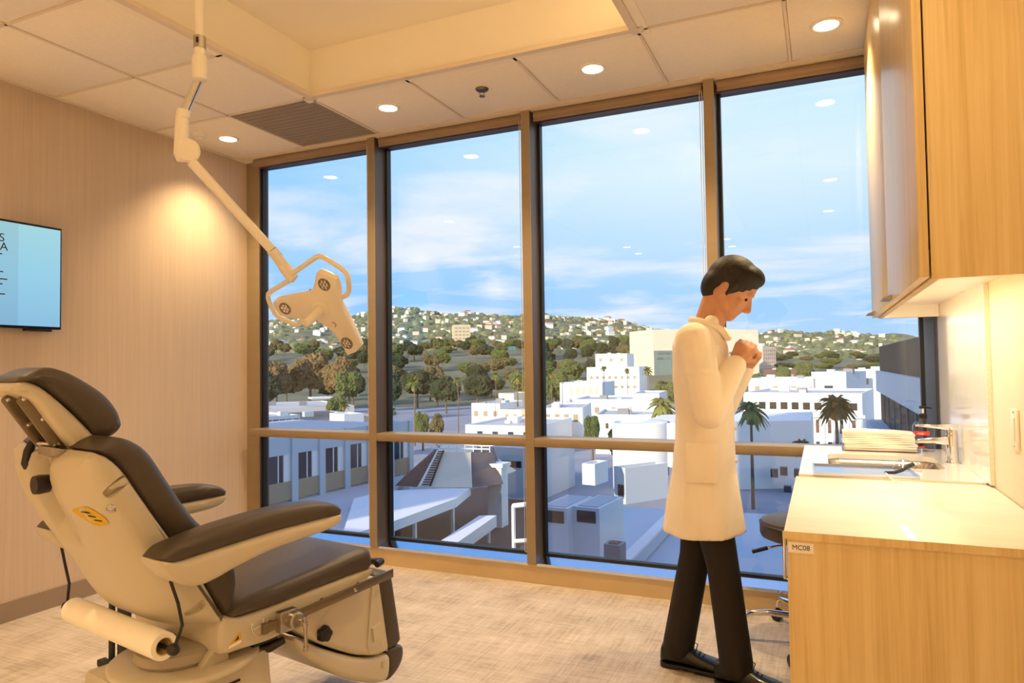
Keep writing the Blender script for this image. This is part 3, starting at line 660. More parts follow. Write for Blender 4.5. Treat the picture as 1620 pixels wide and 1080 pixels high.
MB().lathe([(0.001, 0.02), (0.022, 0.02), (0.024, 0.04), (0.024, 0.056), (0.001, 0.062)], c=(0, -0.095, 1.050), n=20, axis='X').build('pivot_knob', 'black', CH, smooth=True)
MB().tube([(-0.075, -0.128, 1.062), (-0.08, -0.136, 1.035), (-0.082, -0.140, 1.000), (-0.082, -0.138, 0.986)], [0.010, 0.013, 0.014, 0.009], 12).build('release_lever', 'black', CH, smooth=True)
plate([(-0.150, 1.056), (-0.080, 1.036), (-0.075, 1.020), (-0.100, 1.012), (-0.150, 1.034)], 0.01, 0.10, 'hinge_block', 'steel')
MB().box((0.02, -0.12, 0.93), (0.075, -0.095, 1.03)).build('headrest_post', 'steel', CH, bevel=0.003)
MB().lathe([(0.001, 0.0), (0.024, 0.0), (0.026, 0.012), (0.024, 0.034), (0.001, 0.036)], c=(0.03, -0.165, 0.955), n=18, axis='Y').build('post_knob', 'black', CH, smooth=True)
# back cushion
bc = [(-0.104, 1.052), (-0.080, 1.070), (-0.048, 1.079), (0.000, 1.062), (0.043, 1.023), (0.096, 0.939), (0.161, 0.840), (0.225, 0.770), (0.285, 0.690), (0.303, 0.630), (0.298, 0.575), (0.276, 0.520), (0.258, 0.520), (0.236, 0.560), (0.180, 0.660), (0.100, 0.778), (0.018, 0.905), (-0.032, 0.985), (-0.071, 1.028)]
pillow(bc, -0.235, 0.235, 0.034, 80).build('back_cushion', 'vinyl', CH, smooth=True)
# back shell: wide at the padding, narrower to the rear, a slot between its wings
NS = 26
front = catmull([(-0.100, 1.045), (-0.071, 1.030), (-0.032, 0.988), (0.020, 0.905), (0.100, 0.781), (0.180, 0.664), (0.236, 0.562), (0.256, 0.520)], NS, False)
rear = catmull([(-0.110, 1.046), (-0.135, 1.030), (-0.150, 1.000), (-0.145, 0.955), (-0.122, 0.895), (-0.065, 0.795), (-0.015, 0.715), (0.035, 0.625), (0.085, 0.555), (0.150, 0.515), (0.215, 0.505), (0.250, 0.515)], NS, False)
def shring(s, k, slot=0.0, e=0.0):
    fr = [Vector((p[0], p[1])) for p in front]; re = []
    for i, p in enumerate(rear):
        q = Vector((p[0], p[1])); f = fr[i]
        t = k
        if slot and q.y > 0.80 : t = max(t, slot * min(1, (q.y - 0.80) / 0.06))
        re.append(q.lerp(f, t * (1 if 1 < i < NS - 2 else 0.5)))
    poly = fr + re[::-1]
    if e: poly = inset(poly, e)
    return [(s, p[0], p[1]) for p in poly]
rg = []
half = [(0.0, 0, 0.55, 0), (0.055, 0, 0.55, 0), (0.066, 0, 0.10, 0), (0.085, 0.0, 0, 0), (0.125, 0.03, 0, 0), (0.165, 0.12, 0, 0), (0.200, 0.26, 0, 0), (0.222, 0.36, 0, 0.002), (0.233, 0.42, 0, 0.007), (0.237, 0.46, 0, 0.014)]
for s, k, sl, e in reversed(half): rg.append(shring(-s, k, sl, e))
for s, k, sl, e in half[1:]: rg.append(shring(s, k, sl, e))
shell = MB().loft(rg).build('back_shell', 'chair_shell', CH, smooth=True, autosmooth=60)
# details on the near side of the shell: hollow grips, oval badge, emblem screw, lower panel
def patch(name, poly, s, th, m, par, tilt=0.0, yc=0.0):
    mb = MB(); mb.loft([[(s - (yc - y) * tilt, y, z) for y, z in poly], [(s + th - (yc - y) * tilt, y, z) for y, z in inset(poly, th * 0.6)]]); return mb.build(name, m, par, smooth=True, autosmooth=30)
def hollow(y, z, a, w, h, s):
    o = []
    for k in range(20):
        t = 2 * PI * k / 20; u, v = w * math.copysign(abs(math.cos(t)) ** 0.6, math.cos(t)), h * math.copysign(abs(math.sin(t)) ** 0.6, math.sin(t))
        o.append((y + u * math.cos(a) - v * math.sin(a), z + u * math.sin(a) + v * math.cos(a)))
    return o
SL = 0.62
from mathutils.bvhtree import BVHTree
def side_s(obj, y, z):
    me = obj.data; bv = BVHTree.FromPolygons([v.co for v in me.vertices], [list(p.vertices) for p in me.polygons])
    h = bv.ray_cast(Vector((0.6, y, z)), Vector((-1, 0, 0)))
    return (h[0].x, h[1]) if h[0] is not None else (0.2, Vector((1, 0, 0)))
def decal(name, poly, th, m, par, obj=shell, lift=0.0006):
    ring0, ring1 = [], []
    for y, z in poly:
        s, n = side_s(obj, y, z); ring0.append((s - 0.002, y, z)); ring1.append((s + lift + th, y, z))
    c = Vector((0, 0, 0))
    return MB().loft([ring0, ring1]).build(name, m, par, smooth=True, autosmooth=30)
def dimple(y, z, a, w, h, dep):
    for dy, dz in ((0, 0), (0.003, 0.002), (-0.004, 0.003), (0.002, -0.006), (-0.003, -0.012), (0.004, -0.018), (0.0, -0.026)):
        r0, r1 = [], []
        for (p, q) in zip(hollow(y + dy, z + dz, a, w * 0.72, h * 0.66, 0), hollow(y + dy, z + dz, a, w, h, 0)):
            s0, _ = side_s(shell, *p); s1, _ = side_s(shell, *q); r0.append((s0 - dep, p[0], p[1])); r1.append((s1 + 0.006, q[0], q[1]))
        cut = MB().loft([r0, r1]).build('cutter', 'chair_shell')
        md = shell.modifiers.new('cut', 'BOOLEAN'); md.operation = 'DIFFERENCE'; md.object = cut; md.solver = 'EXACT'
        cut.matrix_world = Matrix.Translation((-1.894, 1.345, 0)) @ Matrix.Rotation(math.radians(-11), 4, 'Z')
        dg = bpy.context.evaluated_depsgraph_get(); dg.update(); me = bpy.data.meshes.new_from_object(shell.evaluated_get(dg))
        shell.modifiers.remove(md); bpy.data.objects.remove(cut)
        n0, n1 = len(shell.data.vertices), len(me.vertices)
        if n0 + 10 < n1 < n0 + 1500:
            shell.data = me; return
bpy.context.view_layer.update()
dimple(-0.050, 0.950, math.radians(38), 0.036, 0.017, 0.020); dimple(0.170, 0.590, math.radians(30), 0.030, 0.015, 0.016)
decal('badge', hollow(-0.088, 0.876, math.radians(-46), 0.034, 0.011, 0), 0.0035, 'yellow', shell)
for k in range(3):
    a = math.radians(-46); yy, zz = -0.088 + (k - 1) * 0.016 * math.cos(a), 0.876 + (k - 1) * 0.016 * math.sin(a)
    decal('badge_print', hollow(yy, zz, a + 0.5, 0.006, 0.0016, 0), 0.0042, 'dark_print', shell)
s_, n_ = side_s(shell, -0.062, 0.900)
MB().lathe([(0.001, s_ + 0.010), (0.006, s_ + 0.009), (0.008, s_ + 0.004), (0.013, s_ + 0.003), (0.013, s_ - 0.004)], c=(0, -0.062, 0.900), n=16, axis='X').build('side_bolt', 'chrome', shell, smooth=True)
# armrests
pad = [(-0.012, 0.772), (0.002, 0.786), (0.032, 0.800), (0.156, 0.822), (0.338, 0.836), (0.470, 0.834), (0.548, 0.822), (0.586, 0.802), (0.594, 0.788), (0.580, 0.779), (0.470, 0.776), (0.338, 0.774), (0.156, 0.762), (0.049, 0.756), (0.0, 0.758)]
ash = [(-0.016, 0.772), (0.049, 0.760), (0.156, 0.766), (0.338, 0.777), (0.470, 0.780), (0.575, 0.784), (0.588, 0.780), (0.589, 0.768), (0.572, 0.752), (0.520, 0.738), (0.429, 0.732), (0.317, 0.722), (0.214, 0.702), (0.120, 0.680), (0.060, 0.690), (0.010, 0.730)]
for sg in (1, -1):
    a0, a1 = sorted((sg * 0.262, sg * 0.372))
    ar = pillow(ash, a0, a1, 0.024, 72, steps=5).build('armrest_shell', 'chair_shell', CH, smooth=True)
    pillow(pad, a0 + 0.003, a1 - 0.003, 0.026, 72, steps=5).build('armrest_pad', 'vinyl', ar, smooth=True)
    # bracket from the arm to the back hinge
    b0, b1 = sorted((sg * 0.20, sg * 0.285))
    MB().box((b0, 0.05, 0.695), (b1, 0.15, 0.745)).build('arm_bracket', 'chair_shell', CH, bevel=0.008)
    # cord of the paper strap hanging from the arm
    MB().tube([(sg * 0.315, 0.045, 0.70), (sg * 0.325, 0.060, 0.64), (sg * 0.325, 0.072, 0.58), (sg * 0.31, 0.060, 0.524)], 0.0045, 8).build('roll_cord', 'black', CH, smooth=True)
    MB().ball((sg * 0.305, 0.058, 0.516), (0.022, 0.016, 0.016)).build('roll_knob', 'black', CH, smooth=True)
# paper roll slung behind the back
ro = thing('exam_paper_roll', 'roll of white exam paper slung behind the chair back', 'paper roll', (0, 0, 0))
ro.parent = None; ro.matrix_world = Matrix.Translation((-1.894, 1.345, 0)) @ Matrix.Rotation(math.radians(-11), 4, 'Z')
rr = 0.037
MB().lathe([(0.024, 0.262), (rr - 0.001, 0.262), (rr, 0.258), (rr, -0.258), (rr - 0.001, -0.262), (0.024, -0.262)], c=(0, 0.058, 0.514), n=36, axis='X', caps=False).build('paper', 'paper', ro, smooth=True, autosmooth=30)
MB().lathe([(0.024, 0.2615), (0.0215, 0.2615), (0.0215, -0.2615), (0.024, -0.2615), (0.024, 0.2615)], c=(0, 0.058, 0.514), n=30, axis='X', caps=False).build('core', 'wood', ro, smooth=True, autosmooth=30)
MB().tube([(0.28, 0.058, 0.514), (-0.28, 0.058, 0.514)], 0.006, 8).build('rod', 'black', ro, smooth=True)
# seat
seat = [(0.262, 0.522), (0.270, 0.548), (0.330, 0.566), (0.427, 0.575), (0.627, 0.592), (0.780, 0.606), (0.820, 0.602), (0.832, 0.580), (0.828, 0.530), (0.700, 0.526), (0.574, 0.521), (0.400, 0.512)]
pillow(seat, -0.25, 0.25, 0.030, 64).build('seat_cushion', 'vinyl', CH, smooth=True)
sb = [(0.243, 0.532), (0.300, 0.516), (0.400, 0.513), (0.574, 0.522), (0.826, 0.530), (0.826, 0.505), (0.760, 0.482), (0.626, 0.452), (0.520, 0.430), (0.426, 0.413), (0.300, 0.418), (0.240, 0.425), (0.232, 0.470)]
sbo = pillow(sb, -0.245, 0.245, 0.018, 60).build('seat_base', 'chair_shell', CH, smooth=True)
# accessory rail with clamp and T-handle on the near side, plain rail on the far side
for sg in (1, -1):
    x0, x1 = sorted((sg * 0.268, sg * 0.276))
    MB().hexa([(x0, 0.36, 0.452), (x1, 0.36, 0.452), (x1, 0.905, 0.484), (x0, 0.905, 0.484), (x0, 0.36, 0.480), (x1, 0.36, 0.480), (x1, 0.905, 0.515), (x0, 0.905, 0.515)]).build('side_rail', 'steel_dull', CH, bevel=0.0015)
    for y in (0.40, 0.60, 0.76):
        MB().tube([(sg * 0.235, y, 0.47 + (y - 0.4) * 0.06), (sg * 0.27, y, 0.47 + (y - 0.4) * 0.06)], 0.008, 10).build('rail_spacer', 'steel_dull', CH, smooth=True)
MB().lathe([(0.001, 0.280), (0.006, 0.279), (0.007, 0.276)], c=(0, 0.72, 0.488), n=12, axis='X').build('rail_screw', 'chrome', CH, smooth=True)
cl = MB().box((0.262, 0.405, 0.440), (0.292, 0.470, 0.505)).build('rail_clamp', 'steel', CH, bevel=0.005)
MB().lathe([(0.001, 0.29), (0.026, 0.29), (0.026, 0.318), (0.020, 0.322), (0.001, 0.322)], c=(0, 0.445, 0.476), n=24, axis='X').build('clamp_barrel', 'steel', cl, smooth=True, autosmooth=30)
MB().lathe([(0.011, 0.32), (0.011, 0.345), (0.001, 0.347)], c=(0, 0.447, 0.474), n=14, axis='X').build('clamp_bolt', 'steel', cl, smooth=True)
MB().tube([(0.345, 0.452, 0.492), (0.347, 0.453, 0.470), (0.350, 0.452, 0.398)], [0.008, 0.006, 0.0055], 10).build('clamp_handle', 'steel', cl, smooth=True)
MB().lathe([(0.001, 0.388), (0.0085, 0.388), (0.0085, 0.402), (0.001, 0.402)], c=(0.350, 0.452, 0), n=12).build('handle_tip', 'steel', cl)
MB().lathe([(0.009, 0.462), (0.009, 0.476), (0.001, 0.477)], c=(0.3465, 0.4525, 0), n=12).build('handle_collar', 'steel', cl)
MB().box((0.262, 0.355, 0.452), (0.280, 0.372, 0.484)).build('rail_stop', 'steel_dull', CH, bevel=0.002)
# latch bail and labels on the seat base
def sdecal(name, poly, th, m): return decal(name, poly, th, m, sbo, sbo, 0.0004)
lbp = [(0.335, 0.464), (0.378, 0.470), (0.378, 0.490), (0.335, 0.486)]
pl_ = sdecal('service_label', lbp, 0.001, 'paper')
for k in range(4):
    z = 0.470 + k * 0.0045; sdecal('label_print', [(0.340, z), (0.372, z + 0.004), (0.372, z + 0.0052), (0.340, z + 0.0012)], 0.0016, 'dark_print')
MB().tube([(0.250, 0.330, 0.484), (0.262, 0.330, 0.462), (0.272, 0.340, 0.450), (0.272, 0.372, 0.455), (0.262, 0.384, 0.466), (0.250, 0.384, 0.470)], 0.0028, 8).build('wire_bail', 'chrome', sbo, smooth=True)
sdecal('warning_label', [(0.262, 0.446), (0.300, 0.452), (0.296, 0.474), (0.286, 0.468)], 0.001, 'yellow')
sdecal('warning_print', [(0.277, 0.452), (0.292, 0.455), (0.290, 0.466)], 0.0018, 'dark_print')
sdecal('warning_strip', [(0.258, 0.436), (0.299, 0.442), (0.300, 0.450), (0.262, 0.4445)], 0.0009, 'paper')
# leg section: upper and lower foot pieces with dark padding facing forward
ls1 = [(0.800, 0.508), (0.868, 0.484), (0.902, 0.470), (0.918, 0.440), (0.958, 0.200), (0.948, 0.186), (0.904, 0.184), (0.840, 0.205), (0.781, 0.230), (0.660, 0.300), (0.560, 0.370), (0.540, 0.412), (0.620, 0.440), (0.720, 0.470)]
lg = pillow(ls1, -0.20, 0.20, 0.022, 72).build('leg_shell', 'chair_shell', CH, smooth=True)
ls2 = [(0.537, 0.366), (0.660, 0.288), (0.781, 0.222), (0.870, 0.186), (0.945, 0.176), (0.966, 0.160), (0.966, 0.110), (0.948, 0.078), (0.900, 0.084), (0.841, 0.108), (0.760, 0.150), (0.667, 0.214), (0.590, 0.280), (0.545, 0.330)]
fs_ = pillow(ls2, -0.20, 0.20, 0.022, 64).build('foot_shell', 'chair_shell', CH, smooth=True)
lc = [(0.896, 0.478), (0.925, 0.486), (0.965, 0.478), (0.986, 0.455), (1.002, 0.380), (1.032, 0.215), (1.028, 0.196), (1.000, 0.182), (0.962, 0.184), (0.948, 0.205), (0.930, 0.320), (0.910, 0.440)]
pillow(lc, -0.195, 0.195, 0.024, 56).build('leg_cushion', 'vinyl', CH, smooth=True)
fc = [(0.962, 0.178), (0.990, 0.186), (1.032, 0.180), (1.046, 0.160), (1.040, 0.120), (1.010, 0.088), (0.968, 0.070), (0.950, 0.078), (0.962, 0.110)]
pillow(fc, -0.195, 0.195, 0.022, 44).build('foot_cushion', 'vinyl', CH, smooth=True)
def ldecal(name, poly, th, m, obj): return decal(name, poly, th, m, obj, obj, 0.0004)
ldecal('leg_panel', [(0.868, 0.462), (0.898, 0.456), (0.944, 0.208), (0.930, 0.196), (0.860, 0.206), (0.842, 0.240)], 0.005, 'chair_shell', lg)
ldecal('leg_catch', [(0.862, 0.300), (0.905, 0.310), (0.912, 0.258), (0.872, 0.248)], 0.011, 'chair_shell', lg)
for (y, z, o) in ((0.893, 0.420, lg), (0.918, 0.228, lg), (0.926, 0.150, fs_)):
    s_, n_ = side_s(o, y, z)
    MB().lathe([(0.011, s_ + 0.004), (0.011, s_ + 0.007), (0.007, s_ + 0.007), (0.006, s_ + 0.0052), (0.001, s_ + 0.0052)], c=(0, y, z), n=16, axis='X', caps=False).build('screw_cap', 'chair_shell', o, smooth=True, autosmooth=30)
s_, n_ = side_s(lg, 0.635, 0.350)
kb = MB()
rings = []
for (r_, h_) in ((0.020, -0.004), (0.025, 0.002), (0.025, 0.022), (0.020, 0.028), (0.001, 0.029)):
    rings.append([(s_ + h_, 0.640 + r_ * (1 + 0.10 * math.cos(5 * t)) * math.cos(t), 0.352 + r_ * (1 + 0.10 * math.cos(5 * t)) * math.sin(t)) for t in [2 * PI * k / 30 for k in range(30)]])
kb.loft(rings); kb.build('release_knob', 'black', lg, smooth=True, autosmooth=40)
MB().tube([(0.262, 0.835, 0.545), (0.258, 0.858, 0.548), (0.20, 0.866, 0.540)], [0.012, 0.015, 0.012], 10).build('leg_lever', 'black', CH, smooth=True)
# swivel, turntable and pedestal
MB().lathe([(0.001, 0.388), (0.115, 0.388), (0.125, 0.400), (0.120, 0.425), (0.10, 0.440), (0.001, 0.440)], c=(0.05, 0.22, 0), n=36).build('swivel_drum', 'drum', CH, smooth=True)
MB().hexa([(0.17, 0.20, 0.386), (0.20, 0.20, 0.386), (0.20, 0.29, 0.386), (0.17, 0.29, 0.386), (0.17, 0.265, 0.450), (0.20, 0.265, 0.450), (0.20, 0.285, 0.450), (0.17, 0.285, 0.450)]).build('drum_gusset', 'chair_shell', CH, bevel=0.003)
MB().lathe([(0.001, 0.365), (0.205, 0.365), (0.212, 0.371), (0.212, 0.381), (0.205, 0.387), (0.001, 0.387)], c=(0.05, 0.24, 0), n=48).build('turntable', 'chair_shell', CH, smooth=True, autosmooth=50)
MB().hexa([(-0.17, 0.02, 0.06), (0.19, 0.02, 0.06), (0.19, 0.47, 0.06), (-0.17, 0.47, 0.06), (-0.15, 0.04, 0.362), (0.175, 0.04, 0.362), (0.175, 0.45, 0.362), (-0.15, 0.45, 0.362)]).build('pedestal', 'chair_shell', CH, bevel=0.014)
MB().hexa([(-0.16, -0.36, 0.06), (0.18, -0.36, 0.06), (0.18, 0.03, 0.06), (-0.16, 0.03, 0.06), (-0.15, -0.34, 0.24), (0.17, -0.34, 0.24), (0.17, 0.03, 0.335), (-0.15, 0.03, 0.335)]).build('pedestal_cover', 'chair_shell', CH, bevel=0.014)
MB().box((-0.28, -0.42, 0.0), (0.28, 0.62, 0.06)).build('floor_plate', 'chair_shell', CH, bevel=0.015)
MB().box((0.176, 0.10, 0.30), (0.182, 0.34, 0.306)).build('panel_groove', 'black_matte', CH)
MB().tube([(0.10, 0.395, 0.352), (0.17, 0.455, 0.362), (0.20, 0.485, 0.380)], [0.020, 0.018, 0.012], 12).build('swivel_brake', 'black', CH, smooth=True)
MB().box((0.08, 0.38, 0.385), (0.19, 0.47, 0.402)).build('brake_mount', 'black_matte', CH, bevel=0.004)

# black wheeled stand half hidden behind the chair
bs = thing('black_stand', 'black two-post wheeled stand standing behind the chair base', 'stand', (-2.62, 1.95, 0), math.radians(-11))
MB().box((-0.045, -0.006, 0.09), (-0.010, 0.006, 0.44)).build('post', 'black_matte', bs, bevel=0.003)
MB().box((0.075, -0.03, 0.09), (0.165, -0.018, 0.40)).build('post', 'black_matte', bs, bevel=0.003)
MB().box((-0.08, -0.035, 0.062), (0.20, 0.0, 0.09)).build('base_bar', 'black_matte', bs, bevel=0.006)
MB().box((-0.06, -0.04, 0.40), (0.18, 0.02, 0.435)).build('cross_bar', 'black_matte', bs, bevel=0.005)
for (x, y) in ((-0.07, -0.018), (0.19, -0.018)):
    MB().lathe([(0.001, -0.012), (0.028, -0.012), (0.031, 0), (0.028, 0.012), (0.001, 0.012)], c=(x, y, 0.0315), n=18, axis='X').build('caster', 'black', bs, smooth=True)

# ================================================================== ceiling exam light
PD = 2.80
top_ = at(316, 0, PD)
px_, py_ = top_.x, top_.y
el = thing('exam_light', 'white three-lobed exam light on a jointed arm from the ceiling tray', 'exam light', (px_, py_, RZ))
O_ = Vector((px_, py_, RZ))
def W(p): return Vector(p) - O_
def ap(x, y, D): return W(at(x, y, D))
def twb(pts, r, name, m='white_plastic', n=14, par=el): return MB().tube(pts, r, n).build(name, m, par, smooth=True)
MB().lathe([(0.001, 0.0), (0.085, 0.0), (0.085, -0.035), (0.06, -0.05), (0.001, -0.05)], n=28).build('ceiling_canopy', 'white_plastic', el, smooth=True)
z70 = at(316, 60, PD).z - RZ; z80 = at(316, 78, PD).z - RZ; z95 = at(316, 92, PD).z - RZ; z130 = at(316, 130, PD).z - RZ
twb([(0, 0, -0.04), (0, 0, z70)], 0.019, 'drop_tube')
cb_ = twb([(0, 0, z70 + 0.002), (0, 0, z80)], 0.0235, 'collar', 'steel')
MB().box((0.006, -0.0245, z70 - 0.030), (0.018, -0.0215, z70 - 0.010)).build('collar_print', 'dark_print', cb_)
twb([(0, 0, z80), (0, 0, z95)], 0.0205, 'lower_tube')
twb([(0, 0, z95 + 0.012), (0, 0, z95), (0.0, 0, (z95 + z130) / 2), (0, 0, z130 + 0.006), (0, 0, z130)], [0.018, 0.028, 0.031, 0.029, 0.020], 'swivel_housing')
e0, e1 = ap(313, 128, PD), ap(290, 180, PD)
twb([e0, e1], 0.0165, 'link_arm', 'chrome')
twb([ap(291, 174, PD), ap(289, 186, PD)], 0.026, 'link_collar')
k0, k1 = ap(288, 183, PD), ap(287, 250, PD)
twb([k0, ap(288, 200, PD), ap(287, 245, PD), ap(287, 255, PD)], [0.024, 0.027, 0.029, 0.018], 'elbow_sleeve')
kc = ap(297, 238, PD); vd = (at(297, 238, PD) - CAM).normalized()
MB().tube([kc - vd * 0.034, kc - vd * 0.028, kc + vd * 0.028, kc + vd * 0.034], [0.040, 0.047, 0.047, 0.040], 24).build('elbow_knuckle', 'white_plastic', el, smooth=True, autosmooth=35)
HD = 2.95
a0, a1, a2 = ap(303, 256, PD), ap(430, 395, HD - 0.03), ap(449, 421, HD)
twb([a0, a1], [0.021, 0.020], 'spring_arm'); twb([a1, a2], 0.0225, 'arm_sleeve')
twb([ap(437, 404, HD), ap(440, 408, HD)], 0.0232, 'arm_band', 'dark_print')
twb([a2, ap(461, 437, HD), ap(466, 441, HD)], [0.025, 0.026, 0.022], 'yoke_joint')
# head plane: faces the room and slightly down-left as seen from here
hn = (-_rz * 0.80 + _rx * (-0.30) + _ry * 0.48).normalized()
hc0 = at(508, 491, HD)
def onhead(x, y, off=0.0):
    d = ray(x, y); c_ = hc0 + hn * off; t = (c_ - CAM).dot(hn) / d.dot(hn); return W(CAM + d * t)
yk = [(458, 443), (440, 454), (427, 462), (424, 470), (430, 486), (438, 499), (455, 508), (470, 513), (480, 507)]
yk2 = [(463, 432), (484, 418), (500, 407), (509, 406), (530, 418), (545, 429), (551, 440), (552, 456), (549, 466), (540, 470), (536, 472)]
def curve3(pts, n, off): return catmull([onhead(x, y, o) for (x, y), o in zip(pts, off)], n, False)
twb(curve3(yk, 26, [-0.02, -0.04, -0.05, -0.05, -0.05, -0.05, -0.045, -0.04, -0.03]), 0.0105, 'yoke_tube', n=12)
twb(curve3(yk2, 30, [-0.02, -0.04, -0.05, -0.05, -0.05, -0.05, -0.05, -0.05, -0.045, -0.035, -0.03]), 0.0105, 'yoke_tube', n=12)
outl = [(503, 428.5), (517, 434), (531, 442), (535, 456), (538, 482), (549, 502), (561, 527), (570.5, 548), (562, 558), (549, 562.5), (541, 548), (530, 531), (516, 518), (501, 508), (484, 507), (460, 504), (442, 500), (434, 489), (431, 479), (436, 473), (458, 468), (482, 463.5), (492, 461), (497, 447), (499, 433)]
hp_ = [onhead(x, y) for x, y in outl]
ctr = sum(hp_, Vector()) / len(hp_)
rings = []
for (sc_, off) in ((0.90, -0.040), (0.985, -0.030), (1.0, -0.016), (0.985, -0.003), (0.95, 0.0)):
    rr_ = []
    n = len(hp_)
    for i, p in enumerate(hp_):
        t = (hp_[(i + 1) % n] - hp_[i - 1]).normalized(); inn = t.cross(hn); 
        if inn.dot(ctr - p) < 0 and False: inn = -inn
        rr_.append((p, inn, (1 - sc_) * 0.09, off))
    rings.append(rr_)
# orientation of the outline decides the inward side
area = Vector((0, 0, 0))
for i in range(len(hp_)): area += (hp_[i] - ctr).cross(hp_[(i + 1) % len(hp_)] - ctr)
sgn = 1 if area.dot(hn) > 0 else -1
rings = [[p - inn * (d * sgn) + hn * off for p, inn, d, off in r] for r in rings]
hd = MB().loft(rings).build('lamp_head', 'white_plastic', el, smooth=True, autosmooth=50)
hu = (_rx - hn * _rx.dot(hn)).normalized(); hv = hn.cross(hu)
def disc(c, prof, name, m, par, n=24):
    return MB().loft([[c + hn * h + (hu * math.cos(2 * PI * k / n) + hv * math.sin(2 * PI * k / n)) * r for k in range(n)] for r, h in prof]).build(name, m, par, smooth=True, autosmooth=35)
for (x, y) in ((451, 488), (513, 450), (549, 542.6)):
    c = onhead(x, y)
    ln = disc(c, [(0.028, -0.004), (0.028, 0.002), (0.025, 0.002), (0.024, 0.0005), (0.001, 0.0005)], 'led_lens', 'led_face', hd)
    for k in range(7):
        q = c + ((hu * math.cos(k * PI / 3) + hv * math.sin(k * PI / 3)) * 0.0145 if k < 6 else Vector((0, 0, 0)))
        disc(q, [(0.0066, 0.0), (0.0066, 0.002), (0.003, 0.0032), (0.0005, 0.0034)], 'led', 'chrome', ln, 10)
c = onhead(508, 491)
disc(c, [(0.040, -0.003), (0.040, 0.004), (0.034, 0.010), (0.001, 0.011)], 'handle_base', 'white_plastic', hd)
hb = MB().tube([c + hn * 0.004, c + hn * 0.05, c + hn * 0.115, c + hn * 0.122], [0.022, 0.020, 0.017, 0.012], 20).build('sterile_handle', 'white_plastic', hd, smooth=True, autosmooth=40)
lg_ = [(526, 510.5), (531, 514), (532, 517), (530, 516.5)]
MB().tube([onhead(525, 511, 0.001), onhead(527.5, 509.5, 0.001), onhead(532, 514, 0.001), onhead(530, 517, 0.001)], 0.0014, 4).build('logo_mark', 'dark_print', hd)
twb([onhead(490, 457, -0.03), onhead(493, 460, -0.03)], 0.004, 'pivot_pin', 'steel', 8, hd)
# ================================================================== person in a white coat (local: x forward, y left, z up)
PE = thing('person', 'person in a long white coat, dark trousers and black shoes, head bowed', 'person', (-0.45, 2.90, 0), 0)
def rcone(mb, a, ra, b, rb, n=16, sq=(1, 1)):
    a, b = Vector(a), Vector(b); d = (b - a).normalized()
    up = Vector((0, 0, 1)) if abs(d.z) < 0.9 else Vector((1, 0, 0)); u = (up - d * up.dot(d)).normalized(); v = d.cross(u)
    rings = []
    for i in range(1, 5):
        t = -PI / 2 + PI / 2 * i / 4.0
        rings.append((a + d * (ra * math.sin(t)), ra * math.cos(t)))
    for i in range(0, 4):
        t = PI / 2 * i / 4.0
        rings.append((b + d * (rb * math.sin(t)), rb * math.cos(t)))
    mb.loft([[c + (u * math.cos(2 * PI * k / n) * sq[0] + v * math.sin(2 * PI * k / n) * sq[1]) * r for k in range(n)] for c, r in rings])
def ell(mb, c, r, rot=None, n=24, m=16):
    b = MB().ball((0, 0, 0), r, n, m); vs = [Vector(v) for v in b.v]
    if rot is not None: vs = [rot @ v for v in vs]
    mb.add([v + Vector(c) for v in vs], b.f)
def remesh(mb, name, m, parent, vox, smooth_it=6):
    o = mb.build(name, m, parent, smooth=True)
    r = o.modifiers.new('fuse', 'REMESH'); r.mode = 'VOXEL'; r.voxel_size = vox; r.use_smooth_shade = True
    s = o.modifiers.new('soften', 'SMOOTH'); s.iterations = smooth_it; s.factor = 0.5
    return o
HR = Matrix.Rotation(math.radians(38), 3, 'Y')          # head bowed forward
HC0 = Vector((0.128, 0, 1.548))
def H(p): return HC0 + HR @ Vector(p)
body = MB()
ell(body, H((-0.008, 0, 0.020)), (0.098, 0.076, 0.095), HR)              # cranium
ell(body, H((0.022, 0, -0.040)), (0.070, 0.062, 0.080), HR)              # face
ell(body, H((0.050, 0, -0.092)), (0.034, 0.036, 0.028), HR)              # chin and jaw
rcone(body, H((0.030, 0.042, -0.075)), 0.020, H((-0.02, 0.056, -0.04)), 0.024); rcone(body, H((0.030, -0.042, -0.075)), 0.020, H((-0.02, -0.056, -0.04)), 0.024)
rcone(body, H((0.082, 0, 0.004)), 0.009, H((0.104, 0, -0.038)), 0.014); ell(body, H((0.098, 0, -0.044)), (0.013, 0.018, 0.010), HR)   # nose
rcone(body, H((0.078, 0.035, 0.018)), 0.011, H((0.078, -0.035, 0.018)), 0.011)     # brow
rcone(body, H((0.080, 0.018, -0.066)), 0.0075, H((0.080, -0.018, -0.066)), 0.0075); rcone(body, H((0.077, 0.015, -0.078)), 0.008, H((0.077, -0.015, -0.078)), 0.008)   # lips
for s in (1, -1):
    ell(body, H((-0.012, 0.076 * s, -0.022)), (0.020, 0.010, 0.032), HR)            # ear
    ell(body, H((0.055, 0.040 * s, -0.030)), (0.022, 0.018, 0.020), HR)             # cheek
rcone(body, (0.030, 0, 1.38), 0.062, H((-0.025, 0, -0.060)), 0.054)                 # neck
ell(body, (0.000, 0, 1.22), (0.105, 0.165, 0.18)); ell(body, (0.0, 0, 1.02), (0.095, 0.140, 0.16)); ell(body, (0.0, 0, 0.88), (0.105, 0.155, 0.12))
rcone(body, (0.0, 0.150, 1.330), 0.045, (0.0, -0.150, 1.330), 0.045)
JO = {}
